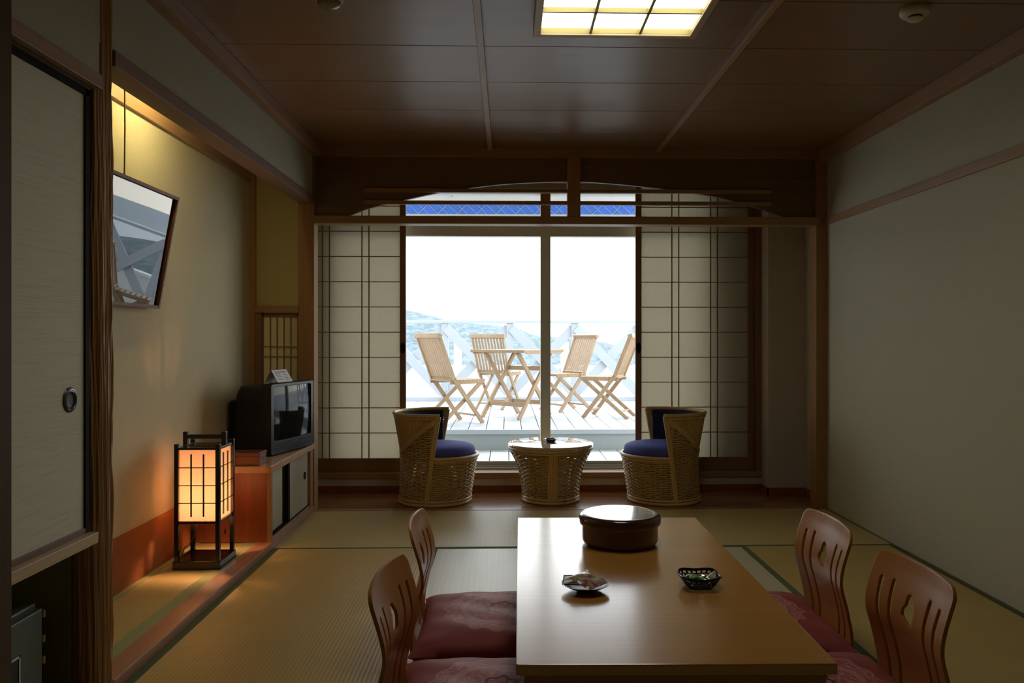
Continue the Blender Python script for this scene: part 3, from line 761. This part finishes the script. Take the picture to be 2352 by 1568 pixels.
def packet(name, w, h, th, m, par, locn, rot, wob=.002, seed=1, film=None):
    random.seed(seed); ph = [random.uniform(0, 6) for _ in range(4)]
    def s(side):
        def f(a, b_):
            u = a*2-1; v = b_*2-1
            e = (1-abs(u)**4)**.7*(1-abs(v)**4)**.7
            wv = wob*math.sin(5*u+ph[0])*math.sin(6*v+ph[1])
            return (u*w/2*(1+.02*math.sin(9*v+ph[2])), v*h/2*(1+.02*math.sin(8*u+ph[3])), side*th/2*e+wv)
        return f
    g = MB().grid(s(1), 16, 16).grid(s(-1), 16, 16); bmesh.ops.remove_doubles(g.bm, verts=g.bm.verts, dist=.0004)
    o = g.build(name, m, par, smooth=60); o.location = locn; o.rotation_euler = rot; return o
def mk_pack():
    c = (.30,.06,.07); m = mat('snack_print', c, .28, .4, coat=.35, coat_rough=.1)
    tc = nd(m, 'ShaderNodeTexCoord'); v = nd(m, 'ShaderNodeTexNoise', Scale=38.0, Detail=1.5); ln(m, tc.outputs['Object'], v.inputs['Vector'])
    r = ramp(m, v.outputs[0], [(.40, (.36,.07,.09)), (.47, (.50,.40,.25)), (.53, (.33,.20,.11)), (.62, (.55,.47,.30))])
    ln(m, r.outputs[0], m.node_tree.nodes['Principled BSDF'].inputs['Base Color']); return m
M['pack'] = mk_pack(); M['cream_pack'] = mat('cream_wrapper', (.62,.60,.48), .4); M['blue_edge'] = mat('blue_wrapper_edge', (.08,.13,.20), .4)
M['green'] = mat('green_sweet', (.20,.50,.22), .35)
s1 = packet('snack_packet', .086, .086, .011, M['pack'], None, (.243, 2.375, TZ+.033), (.24, -.05, .75), .0013, 2)
tag(s1, 'red and beige wrapped rice cracker on top of the black plate', 'snack')
pass
s2 = packet('snack_packet', .075, .062, .006, M['cream_pack'], None, (.208, 2.398, TZ+.027), (.12, -.05, -.15), .001, 3)
tag(s2, 'cream wrapped sweet with dark blue edge, under the red one', 'snack')
bx('blue_border', M['blue_edge'], -.0395, .0395, -.033, -.030, -.0015, .0015, s2); bx('blue_border', M['blue_edge'], -.0395, -.0365, -.030, .033, -.0015, .0015, s2); bx('blue_border', M['blue_edge'], -.0365, .0395, .030, .033, -.0015, .0015, s2)

bk = thing('sweets_basket', 'small square black openwork basket on the table, right', 'basket', (.588, 2.415, TZ))
def bowl(u, v):
    th = 2*PI*u; n = 3.4
    c_, s_ = math.cos(th), math.sin(th)
    q = (abs(c_)**n+abs(s_)**n)**(-1/n)
    r = .034+.026*(v**.8); z = .002+.034*v**1.3
    zz = z + .002*v*math.cos(4*th)*-1
    return (r*q*c_, r*q*s_, zz)
g = MB(); nu, nv = 144, 18; P = [[g.bm.verts.new(bowl(i/nu, j/nv)) for j in range(nv+1)] for i in range(nu)]
for i in range(nu):
    for j in range(nv):
        row = (j-1)//4; ph_ = (i + (3 if row % 2 else 0)) % 6
        if 1 <= j < 17 and (j-1) % 4 not in (3,) and ph_ not in (0, 1): continue
        g.bm.faces.new((P[i][j], P[(i+1) % nu][j], P[(i+1) % nu][j+1], P[i][j+1]))
g.build('basket_wall', M['basket'], bk, solid=.0025)
g = MB(); cv = g.bm.verts.new((0,0,.002)); R_ = [g.bm.verts.new(bowl(i/nu, 0)) for i in range(0, nu, 2)]
for i in range(len(R_)): g.bm.faces.new((cv, R_[i], R_[(i+1) % len(R_)]))
g.build('basket_base', M['basket'], bk, solid=.002)
MB().tube([bowl(i/72, 1.0) for i in range(72)], .0035, 8, closed=True).build('rim', M['basket'], bk, smooth=60)
for k, (x, y, z, rz, lab) in enumerate([(.572, 2.405, .022, .4, 'green sweet in clear wrap at the left of the basket'), (.601, 2.398, .020, -.5, 'green sweet in clear wrap at the right of the basket')]):
    g = MB().lathe([(0,-.009),(.011,-.008),(.017,-.002),(.017,.003),(.011,.009),(0,.010)], 20)
    o = g.build('wrapped_sweet', M['green'], smooth=60); o.location = (x, y, TZ+z+.004); o.rotation_euler = (.2, .1, rz)
    tag(o, lab, 'sweet', 'green sweets in the basket')
    packet('clear_wrapper', .058, .036, .020, M['film'], o, (0, 0, .001), (0, 0, 0), .002, 11+k)
pk = MB(); vs = [pk.bm.verts.new(p) for p in ((-.02,-.012,0),(.022,-.014,.004),(.026,.010,.030),(-.002,.010,.012))]; pk.bm.faces.new(vs)
o = pk.build('paper_slip', M['cream_pack'], solid=.0012); o.location = (.617, 2.425, TZ+.012)
tag(o, 'folded white paper slip standing in the basket', 'paper')

# ------------------------------------------------------------------ rattan furniture
def Rc(th, z):
    wf = (1+math.cos(th))/2; wf = wf*wf*(3-2*wf)
    rf = .238+.050*min(1.2, max(0, z)/.33)**1.3
    rb = .250-.014*math.sin(PI*min(1, max(0, z)/.5)) + (.034*((z-.30)/.315)**1.6 if z > .30 else 0)
    return rb+(rf-rb)*wf
def Sp(th, z, off=0): r = Rc(th, z)+off; return Vector((r*math.cos(th), r*math.sin(th), z))
NST = 44
def armth(z): return math.radians(99-19*z/.615)
def diagz(th):   # height of the diagonal band at angle th (abs), falls toward the back
    a = (math.cos(armth(.59))-math.cos(th))/(math.cos(armth(.59))+1); return .59-.25*min(1, max(0, a))**1.0
def strand(b, zf, th0, th1, par, closed, S, r=.0056, amp=.0055, n=NST):
    N = max(8, int(abs(th1-th0)/(2*PI)*n*3)); pts = []
    for i in range(N if closed else N+1):
        th = th0+(th1-th0)*i/N; z = zf(th)
        pts.append(S(th, z, amp*math.sin(n/2*th+(PI if par else 0))))
    b.tube(pts, r, 5, closed)
def rattan_chair():
    t = thing('rattan_chair', '', 'rattan chair')
    w = MB(); z = .040; par = 0
    while z < .305:
        strand(w, lambda th, z=z: z, 0, 2*PI, par, True, Sp); z += .0125; par ^= 1
    # woven triangles on the back, below the diagonal bands
    while z < .575:
        a0 = armth(z)+.03
        lim = math.acos(max(-1, math.cos(armth(.59))-(math.cos(armth(.59))+1)*max(0, min(1, (.59-z)/.25))))
        if z < .345:
            strand(w, lambda th, z=z: z, a0, 2*PI-a0, par, False, Sp)
        elif lim > a0+.08:
            strand(w, lambda th, z=z: z, a0, lim, par, False, Sp); strand(w, lambda th, z=z: z, -lim, -a0, par, False, Sp)
        z += .0125; par ^= 1
    w.build('woven_wicker', M['rattan'], t, smooth=80)
    s = MB()
    for k in range(NST):
        th = 2*PI*(k+.0)/NST
        if th > PI: th -= 2*PI
        top = .318 if abs(th) < armth(.33) else (min(.59, diagz(th)) if abs(th) > armth(.4) else .4)
        s.tube([Sp(th, .03+(top-.03)*q/7) for q in range(8)], .0032, 5)
    s.build('stakes', M['rattan'], t, smooth=80)
    c_ = MB()      # close set upright canes above the diagonal
    n = 62
    for k in range(n+1):
        th = armth(.59)+.02+(2*PI-2*armth(.59)-.04)*k/n; ta = th if th <= PI else th-2*PI
        z0_ = diagz(ta)
        if z0_ > .585: continue
        c_.tube([Sp(th, z0_+(.600-z0_)*q/4) for q in range(5)], .0078, 7)
    c_.build('upright_canes', M['rattan'], t, smooth=80)
    for sgn in (1, -1):
        g = MB()
        for o_ in (-.011, 0, .011):
            g.tube([Sp(sgn*(armth(.59)+(PI-armth(.59))*q/20), diagz(armth(.59)+(PI-armth(.59))*q/20)+o_, .005) for q in range(21)], .0072, 8)
        g.build('diagonal_band', M['rattan_band'], t, smooth=80)
        g = MB()
        for o_ in (-.052, -.02, .012):
            g.tube([Sp(sgn*(armth(z_)+o_+.02), z_, .004) for z_ in [.02+.585*q/16 for q in range(17)]], .0085, 8)
        g.build('arm_upright', M['rattan_band'], t, smooth=80)
    g = MB()
    for z_, rr, of in ((.012, .013, 0), (.034, .009, .003)):
        g.tube([Sp(2*PI*q/64, z_, of) for q in range(64)], rr, 10, True)
    g.build('base_ring', M['rattan_band'], t, smooth=80)
    g = MB(); a_ = armth(.33)
    for z_, rr, of in ((.322, .013, .002), (.303, .008, .003)):
        g.tube([Sp(-a_+2*a_*q/48, z_, of) for q in range(49)], rr, 10)
    g.build('seat_rim', M['rattan_band'], t, smooth=80)
    a_ = armth(.615)-.03
    g = MB().tube([Sp(a_+(2*PI-2*a_)*q/64, .612, .004) for q in range(65)], .013, 10).tube([Sp(a_+(2*PI-2*a_)*q/64, .592, .006) for q in range(65)], .008, 8)
    g.build('top_rim', M['rattan_band'], t, smooth=80)
    a1_ = armth(.5)+.04
    g = MB().grid(lambda u, v: Sp(a1_+(2*PI-2*a1_)*u, .34+.262*v, -.022-.008*math.sin(PI*v)), 64, 8)
    g.build('back_lining', M['navydark'], t, smooth=80, solid=.012)
    g = MB().lathe([(0,.300),(.20,.300),(.232,.312),(.246,.335),(.248,.355),(.240,.378),(.215,.392),(.16,.402),(.08,.407),(0,.408)], 56, sx=1.0, sy=1.0)
    o = g.build('seat_cushion', M['navy'], t, smooth=80); o.location = (.025, 0, 0)
    for k in range(6):
        th = 2*PI*k/6+.3; p = Sp(th, .0, -.004)
        g = MB().lathe([(0,0),(.008,0),(.009,.003),(.006,.006)], 12, (p.x, p.y, -.0)); g.build('glide', M['steel'], t)
    return t
rc = rattan_chair(); rc.location = (-.478, 5.33, .001); rc.scale = (.965,.965,.965); rc['label'] = 'rattan tub chair with blue cushion, left of the round rattan table'; rc['group'] = 'rattan tub chairs'
r2 = dup(rc); r2.location = (1.052, 5.33, .001); r2.rotation_euler = (0, 0, PI+.03); r2['label'] = 'rattan tub chair with blue cushion, right of the round rattan table'
for o_, a_ in ((rc, -.03),): o_.rotation_euler = (0, 0, a_)

def Rt(z):
    P_ = [(0,.184),(.05,.183),(.12,.187),(.20,.203),(.27,.227),(.32,.253),(.36,.278),(.39,.29)]
    return cr(z, P_)
def St(th, z, off=0): r = Rt(z)+off; return Vector((r*math.cos(th), r*math.sin(th), z))
t = thing('rattan_table', 'round rattan table with shiny top between the two rattan chairs', 'table', (.292, 5.33, .001), -PI/2+.01)
w = MB(); z = .038; par = 0
while z < .335:
    strand(w, lambda th, z=z: z, 0, 2*PI, par, True, St, n=36); z += .0125; par ^= 1
w.build('woven_wicker', M['rattan'], t, smooth=80)
s = MB()
for k in range(36): s.tube([St(2*PI*k/36, .03+.31*q/8) for q in range(9)], .0032, 5)
s.build('stakes', M['rattan'], t, smooth=80)
for k in range(4):
    g = MB()
    for o_ in (-.11, -.037, .037, .11):
        g.tube([St(PI/2*k+o_*(.22/max(Rt(z_), .1))*.9, z_, .004) for z_ in [.02+.325*q/12 for q in range(13)]], .0085, 8)
    g.build('upright_band', M['rattan_band'], t, smooth=80)
g = MB()
for z_, rr, of in ((.012, .012, 0), (.032, .009, .003)): g.tube([St(2*PI*q/64, z_, of) for q in range(64)], rr, 10, True)
g.build('base_ring', M['rattan_band'], t, smooth=80)
g = MB()
for z_, rr, of in ((.342, .010, .002), (.358, .010, .002)): g.tube([St(2*PI*q/64, z_, of) for q in range(64)], rr, 10, True)
g.build('neck_ring', M['rattan_band'], t, smooth=80)
M['rt_top'] = wood('polished_table_top', (.62,.46,.28), 'x', .05, .1, .8, 40, coat=1.0, coat_rough=.015, bs=0)  # base colour lightened to stand in for the bright outdoor reflection
M['rt_top'].node_tree.nodes['Principled BSDF'].inputs['Coat IOR'].default_value = 1.9
MB().lathe([(0,.366),(.27,.366),(.284,.370),(.288,.378),(.284,.386),(.275,.3885),(0,.3885)], 80).build('tabletop', M['rt_top'], t, smooth=40)
for k in range(5):
    p = St(2*PI*k/5+.4, 0, -.004); MB().lathe([(0,0),(.008,0),(.009,.003),(.006,.006)], 12, (p.x, p.y, 0)).build('glide', M['steel'], t)
bx('maker_tag', M['ink'], .178, .181, .05, .09, .020, .034, t)
M['ash'] = mat('dark_brown_ceramic', (.05,.02,.018), .15, .5, coat=.5)
def ashf(u, v):
    th = 2*PI*u
    pr = [(0,.004),(.022,.004),(.030,.010),(.034,.020),(.040,.0225),(.045,.020),(.043,.013),(.036,.008),(.034,.003),(.030,0),(0,0)]
    k = v*(len(pr)-1); i = min(int(k), len(pr)-2); q = k-i
    r = pr[i][0]+(pr[i+1][0]-pr[i][0])*q; z = pr[i][1]+(pr[i+1][1]-pr[i][1])*q
    r *= 1+.06*math.cos(8*th)*(1 if v > .3 else 0)
    return (r*math.cos(th), r*math.sin(th), z)
o = MB().grid(ashf, 64, 30, cu=True).build('ashtray', M['ash'], smooth=60); o.location = (.293, 5.35, .390)
tag(o, 'dark brown scalloped ashtray on the round rattan table', 'ashtray')

# ------------------------------------------------------------------ cabinet + television
cb = thing('low_cabinet', 'low wooden cabinet with sliding doors under the television', 'cabinet', (-1.41, 4.1, .038))
def cbx(name, m, x0, x1, y0, y1, z0, z1, par=cb, bevel=0):
    return MB().box(x0+1.41, x1+1.41, y0-4.1, y1-4.1, z0-.038, z1-.038).build(name, m, par, bevel)
cbx('side_panel', M['cabwood'], -1.607, -1.222, 4.115, 4.135, .038, .397)
cbx('front_stile', M['trim_z'], -1.236, -1.216, 4.108, 4.14, .038, .397, bevel=.001)
cbx('far_stile', M['trim_z'], -1.25, -1.216, 4.93, 4.998, .038, .397, bevel=.001)
cbx('counter_top', M['cabtop'], -1.605, -1.208, 4.085, 4.998, .397, .433, bevel=.002)
cbx('bottom_board', M['trim_y'], -1.60, -1.22, 4.135, 4.998, .0385, .056)
cbx('back_panel', M['dark_z'], -1.60, -1.30, 4.14, 4.16, .056, .397)
d1 = cbx('sliding_door', M['fusuma_dimmed'], -1.262, -1.25, 4.14, 4.50, .06, .395)
cbx('door_edge', M['blackframe'], -1.265, -1.246, 4.44, 4.52, .056, .397)
d2 = cbx('sliding_door', M['fusuma_dimmed'], -1.242, -1.231, 4.50, 4.93, .06, .395)
cbx('door_edge', M['blackframe'], -1.245, -1.227, 4.475, 4.51, .056, .397)
cbx('bottom_track', M['blackframe'], -1.265, -1.226, 4.14, 4.93, .052, .062)
g = MB().lathe([(0,.0008),(.018,.001),(.022,.003),(.024,.0005)], 28); g.xf(Matrix.Translation((-1.2305+1.41, .745, .255-.038)) @ Matrix.Rotation(PI/2, 4, 'Y')); g.build('door_pull', M['blackframe'], d2, smooth=40)
hl = cbx('cable_hole', M['darkhole'], -1.455, -1.447, 4.112, 4.1155, .085, .105)

tv = thing('television', 'black box television on the low cabinet with a card on top', 'television', (-1.243, 4.640, .434), math.radians(-14.7))
# local: +x toward the viewer of the tv, y along width
def rr(hw, hh, zc, r, x, n=6):
    pts = []
    for cy, cz, a in ((hw-r, hh-r, 0), (-hw+r, hh-r, 90), (-hw+r, -hh+r, 180), (hw-r, -hh+r, 270)):
        for k in range(n+1): t_ = math.radians(a+90/n*k); pts.append((x, cy+r*math.cos(t_), zc+cz+r*math.sin(t_)))
    return pts
def loft(secs, cap0=True, cap1=True):
    g = MB(); R = [[g.bm.verts.new(p) for p in s_] for s_ in secs]
    for A, B in zip(R, R[1:]):
        for k in range(len(A)): g.bm.faces.new((A[k], A[(k+1) % len(A)], B[(k+1) % len(B)], B[k]))
    if cap0: g.bm.faces.new(R[0][::-1])
    if cap1: g.bm.faces.new(R[-1])
    return g
loft([rr(.230,.188,.200,.02,-.055), rr(.228,.187,.200,.02,-.20), rr(.20,.168,.185,.03,-.24), rr(.16,.145,.165,.03,-.27), rr(.15,.135,.16,.03,-.325)]).build('tv_body', M['tvplastic'], tv, smooth=50)
loft([rr(.238,.198,.203,.018,-.055), rr(.243,.201,.203,.018,-.012), rr(.237,.195,.203,.016,0), rr(.208,.152,.232,.014,0), rr(.204,.148,.232,.014,-.012)], True, False).build('front_bezel', M['tvplastic'], tv, smooth=40)
def scr(u, v):
    y = (u*2-1)*.206; z = .232+(v*2-1)*.150
    return (-.012+.016*(1-(u*2-1)**2)*.9+.006*(1-(v*2-1)**2), y, z)
MB().grid(scr, 24, 18).build('screen', M['screen'], tv, smooth=80)
MB().box(-.01, .004, -.205, .205, .035, .037).build('panel_groove', M['darkhole'], tv)
MB().box(-.002, .003, -.20, .20, .071, .073).build('panel_ridge', M['bronze'], tv)
MB().box(-.001, .0015, -.012, .05, .056, .061).build('maker_plate', M['bronze'], tv)
MB().box(-.24, -.02, -.18, .18, 0, .012).build('foot', M['tvplastic'], tv, .003)
# tent card on the tv
cdx = thing('tent_card', 'small folded white notice card standing on the television', 'card', (-1.315, 4.64, .834), math.radians(-14.7))
A_ = MB(); L_, Hc, s_ = .105, .072, .045
MB().bar((.040, -L_, 0), (.0, -L_, Hc), .0015, .001).bm.free()
def sheet(p, q, t_=.001):
    g = MB(); vs = [g.bm.verts.new(x) for x in (p[0], p[1], q[1], q[0])]; g.bm.faces.new(vs); return g
sheet(((.045,-L_/1.0,.001),(.045,L_*.55,.001)), ((0,-L_/1.0,Hc),(0,L_*.55,Hc))).build('front_sheet', M['card'], cdx, solid=.001)
sheet(((-.045,-L_/1.0,.001),(-.045,L_*.55,.001)), ((0,-L_/1.0,Hc),(0,L_*.55,Hc))).build('back_sheet', M['card'], cdx, solid=.001)
g = MB(); random.seed(4)
for k in range(6):
    f0 = .84-.12*k; x = .045*(1-f0)+.0014; z = Hc*f0
    for (ya, yb) in ((-.085, -.03), (-.012, .038)):
        y = ya
        if k == 0: ya, yb = -.085, .035
        y = ya
        while y < yb-.006:
            l_ = random.uniform(.004, .012); h_ = .004 if k == 0 else .0024
            g.box(x-.0003, x+.0006, y, min(y+l_, yb), z-h_/2, z+h_/2); y += l_+.003
        if k == 0: break
g.build('printed_lines', M['ink'], cdx)
# wooden box
o = thing('wooden_box', 'flat red brown wooden box on the cabinet beside the television', 'box', (-1.365, 4.17, .4335))
MB().box(-.10, .09, -.058, .06, 0, .048).build('box_body', M['boxwood'], o, .002)
MB().box(-.102, .092, -.060, .062, .048, .066).build('lid', M['boxwood'], o, .002)

# ------------------------------------------------------------------ lantern
la = thing('paper_lantern', 'lit square paper floor lantern with black lattice frame in the alcove', 'lantern', (-1.413, 3.745, .0345))
def lb(*a): return MB().box(*a)
b = MB()
q0 = [(-.108,-.108,0),(.108,-.108,0),(.108,.108,0),(-.108,.108,0)]; 
loft([[(x*1.0, y*1.0, z) for x, y, z in q0], [(x*.985, y*.985, .038) for x, y, _ in q0], [(x*.93, y*.93, .040) for x, y, _ in q0], [(x*.93, y*.93, .036) for x, y, _ in q0]], True, True).build('base', M['black'], la, .0015)
for sx in (-1, 1):
    for sy in (-1, 1):
        MB().box(sx*.093-.0095, sx*.093+.0095, sy*.093-.0095, sy*.093+.0095, .03, .572).build('post', M['black'], la, .0015)
PZ0, PZ1 = .220, .545
for k in range(4):
    Rm = Matrix.Rotation(k*PI/2, 4, 'Z')
    for z_ in (PZ0-.012, PZ1): MB().box(-.084, .084, -.098, -.088, z_, z_+.011).xf(Rm).build('side_rail', M['black'], la, .001)
    g = MB()
    for z in (.25, .5, .75): g.box(-.084, .084, -.0955, -.0905, PZ0+(PZ1-PZ0)*z-.0018, PZ0+(PZ1-PZ0)*z+.0018)
    for x in (-.028, .028): g.box(x-.0032, x+.0032, -.097, -.0915, PZ0+.02, PZ1-.02)
    g.xf(Rm).build('lattice', M['black'], la)
    g = MB().box(-.084, .084, -.0888, -.0880, PZ0, PZ1); g.xf(Rm).build('paper_panel', M['lantern_paper'], la)
g = MB()
for k in range(5): g.box(-.085, .085, -.075+k*.0375-.006, -.075+k*.0375+.006, PZ1+.004, PZ1+.010)
for k in range(3): g.box(-.05+k*.05-.006, -.05+k*.05+.006, -.085, .085, PZ1+.0025, PZ1+.0085)
g.build('top_grille', M['black'], la)
for sx in (-1, 1):
    MB().box(sx*.089-.010, sx*.089+.010, -.012, .012, PZ1+.01, .618).build('handle_post', M['black'], la, .0015)
MB().box(-.092, .092, -.007, .007, .585, .605).build('handle_bar', M['black'], la, .0015)
MB().box(-.083, .083, -.05, .05, PZ0-.009, PZ0-.006).build('bottom_board', M['blackframe'], la)  # unseen board added to block bulb light spilling out below
bo = MB().box(-.085, .085, -.02, .02, PZ0-.006, PZ0+.002).build('lamp_holder', M['blackframe'], la)
MB().lathe([(0,.0),(.012,.0),(.012,.035),(0,.035)], 16, (0,0,PZ0+.002)).build('socket', M['cream'], la)
MB().lathe([(0,0),(.014,.004),(.024,.02),(.026,.032),(.020,.047),(0,.056)], 20, (0,0,PZ0+.037)).build('bulb', M['bulb_glow'], la, smooth=80)
MB().tube([(-.02,.0,PZ0-.005),(-.035,.02,PZ0-.02),(-.06,.03,PZ0-.09),(-.088,.04,PZ0-.14),(-.12,.06,.06),(-.15,.10,.01),(-.16,.25,.006)], .0022, 6).build('power_cord', M['ink'], la, smooth=80)

# ------------------------------------------------------------------ picture
pf = thing('framed_picture', 'framed picture hanging tilted forward in the alcove, glass reflecting the deck', 'picture', (0, 0, 0))
yA, yB = 2.66, 3.617; A0 = Vector((-1.597, 0, 1.226)); A1 = Vector((-1.508, 0, 1.728))
up = (A1-A0).normalized(); nrm = Vector((up.z, 0, -up.x))
Hh = (A1-A0).length
pf.location = (A0.x, (yA+yB)/2, A0.z)
def pp_(y, h, d): v = A0+up*h+nrm*d; return Vector((v.x-A0.x, y-(yA+yB)/2, v.z-A0.z))
def pbox(name, y0, y1, h0, h1, d0, d1, m, par, bev=0):
    g = MB(); vs = [g.bm.verts.new(pp_(y, h, d)) for d in (d0, d1) for h in (h0, h1) for y in (y0, y1)]
    for f_ in ((0,2,3,1),(4,5,7,6),(0,1,5,4),(2,6,7,3),(0,4,6,2),(1,3,7,5)): g.bm.faces.new([vs[i] for i in f_])
    return g.build(name, m, par, bev)
fw = .014; M['pframe'] = wood('picture_frame_wood', (.17,.07,.035), 'y', .5, .2, .25)
for nme, a in (('frame_side', (yA, yA+fw, 0, Hh)), ('frame_side', (yB-fw, yB, 0, Hh)), ('frame_rail', (yA+fw, yB-fw, 0, fw)), ('frame_rail', (yA+fw, yB-fw, Hh-fw, Hh))):
    pbox(nme, *a, 0, .030, M['pframe'], pf, .001)
def mk_print():
    m = mat('picture_print', (.2,.24,.27), .6)
    n = nd(m, 'ShaderNodeTexNoise', Scale=5.0, Detail=5.0); ln(m, coords(m), n.inputs['Vector'])
    r = ramp(m, n.outputs[0], [(.35, (.10,.14,.15)), (.65, (.30,.33,.34))]); ln(m, r.outputs[0], m.node_tree.nodes['Principled BSDF'].inputs['Base Color']); return m
pbox('print', yA+fw, yB-fw, fw, Hh-fw, .004, .008, mk_print(), pf)
pbox('picture_glass', yA+fw, yB-fw, fw, Hh-fw, .016, .0175, clear('picture_glass', (1,1,1), 0, 1.65, 1.15), pf)
p0 = pp_(3.14, Hh, .01)
MB().tube([p0, (p0.x+.002, p0.y, p0.z+.2), (p0.x, p0.y, 2.252-A0.z)], .0032, 8).build('hanging_cord', M['cord'], pf, smooth=80)
p1 = pp_(2.80, Hh, .01)
MB().tube([p1, (p1.x, p1.y, 2.252-A0.z)], .0032, 8).build('hanging_cord', M['cord'], pf, smooth=80)
MB().tube([p0+Vector((0,-.006,0)), p0+Vector((0,-.006,.008)), p0+Vector((0,.006,.008)), p0+Vector((0,.006,0))], .0018, 6).build('eye_hook', M['steel'], pf)

# alcove lamp hidden behind the lintel wall
al = thing('alcove_lamp', 'short yellow tube lamp fixed behind the alcove lintel', 'lamp', (-1.33, 3.42, 2.19))
MB().box(-.03, .029, -.26, .26, .02, .0595).build('housing', M['card'], al)
MB().tube([(-.012,-.16,-.002), (-.012,.16,-.002)], .012, 12).build('tube', M['tube_glow'], al, smooth=60)

# ------------------------------------------------------------------ ceiling fixtures
cf = thing('ceiling_lamp', 'square ceiling lamp with glowing white grid panels', 'ceiling lamp', (.412, 2.727, CZ))
hw = .285
for k in range(4):
    MB().box(-hw-.028, hw+(.0), -hw-.028, -hw, -.048, -.0005).xf(Matrix.Rotation(k*PI/2, 4, 'Z')).build('frame_side', M['lampwood'], cf, .003)
b = MB()
for k in (-1, 1):
    b.box(k*hw/3-.005, k*hw/3+.005, -hw, hw, -.040, -.022); b.box(-hw, hw, k*hw/3-.005, k*hw/3+.005, -.040, -.022)
b.build('grid_bars', M['lampbar'], cf)
b = MB()
for k in range(4): b.grid(lambda u, v: Matrix.Rotation(k*PI/2, 4, 'Z') @ Vector((-hw+2*hw*u, -hw+.001, -.040+.020*v)), 1, 1)
b.build('inner_lip', M['lampbar'], cf)
bx('diffuser', M['lamp_glow'], -hw, hw, -hw, hw, -.020, -.014, cf)
dt = thing('smoke_detector', 'round cream smoke detector on the ceiling at top right', 'smoke detector', (1.485, 2.85, CZ))
MB().lathe([(0,0),(.050,0),(.053,-.006),(.053,-.018),(.047,-.026),(.030,-.030),(0,-.030)], 40).build('base', M['cream'], dt, smooth=40)
MB().lathe([(.024,-.030),(.024,-.036),(0,-.036)], 32).build('vent_slot', M['darkhole'], dt)
MB().lathe([(0,-.036),(.027,-.036),(.028,-.041),(.020,-.046),(0,-.047)], 32).build('sensor_cap', M['cream'], dt, smooth=40)
MB().lathe([(0,-.029),(.003,-.0295),(0,-.030)], 8, (-.035,-.012,.002)).build('indicator', M['darkhole'], dt)
dt = thing('ceiling_spotlight', 'small round glass ceiling fitting at top left', 'ceiling lamp', (-.625, 2.80, CZ))
MB().lathe([(0,0),(.048,0),(.050,-.006),(.048,-.016),(.042,-.022),(.041,-.016),(0,-.016)], 40).build('rim', M['cream'], dt, smooth=40)
MB().lathe([(.040,-.016),(.041,-.026),(.036,-.036),(.02,-.043),(0,-.045)], 40).build('glass_dome', mat('frosted_dome', (.30,.26,.18), .12, .6), dt, smooth=60)

# ------------------------------------------------------------------ light
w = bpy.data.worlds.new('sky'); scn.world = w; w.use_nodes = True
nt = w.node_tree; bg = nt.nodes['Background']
tc = nt.nodes.new('ShaderNodeTexCoord'); sp = nt.nodes.new('ShaderNodeSeparateXYZ'); rm = nt.nodes.new('ShaderNodeValToRGB')
nt.links.new(tc.outputs['Generated'], sp.inputs[0]); nt.links.new(sp.outputs[2], rm.inputs[0])
e = rm.color_ramp.elements; e[0].position = .0; e[0].color = (1,.965,.88,1); e[1].position = .6; e[1].color = (.74,.86,1,1)
nt.links.new(rm.outputs[0], bg.inputs[0]); 
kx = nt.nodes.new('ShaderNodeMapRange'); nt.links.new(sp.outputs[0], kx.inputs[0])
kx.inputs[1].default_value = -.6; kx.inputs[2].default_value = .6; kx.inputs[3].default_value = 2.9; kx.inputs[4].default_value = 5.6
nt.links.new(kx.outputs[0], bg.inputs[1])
sl = bpy.data.lights.new('sun', 'SUN'); sl.energy = 2.5; sl.angle = math.radians(12); sl.color = (1,.97,.92)
so = bpy.data.objects.new('sun', sl); col.objects.link(so); so.rotation_euler = (math.radians(-28), math.radians(-22), 0)
for (x0, x1, z0, z1) in ((-1.25, 1.48, .17, 2.16),):
    pt = bpy.data.lights.new('window_portal', 'AREA'); pt.shape = 'RECTANGLE'; pt.size = x1-x0; pt.size_y = z1-z0; pt.cycles.is_portal = True
    po = bpy.data.objects.new('window_portal', pt); col.objects.link(po); po.location = ((x0+x1)/2, 5.89, (z0+z1)/2); po.rotation_euler = (math.radians(-90), 0, 0)

# ------------------------------------------------------------------ camera
cd = bpy.data.cameras.new('camera'); cam = bpy.data.objects.new('camera', cd); col.objects.link(cam)
cam.location = (0, 0, 1.09)
yaw = math.atan(45/1820)
cam.rotation_euler = (PI/2, 0, -yaw)
cd.sensor_fit = 'HORIZONTAL'; cd.sensor_width = 36; cd.lens = 36*1820/2352
cd.shift_x = -(1210-1176)/2352; cd.shift_y = -(784-776)/2352
cd.clip_start = .02; cd.clip_end = 20000
scn.camera = cam
scn.view_settings.view_transform = 'Standard'; scn.view_settings.look = 'None'
scn.view_settings.exposure = 0; scn.view_settings.gamma = 1
scn.cycles.max_bounces = 10; scn.cycles.diffuse_bounces = 6; scn.cycles.transparent_max_bounces = 16
scn.cycles.sample_clamp_indirect = 6
scn.cycles.use_adaptive_sampling = True; scn.cycles.adaptive_threshold = .025
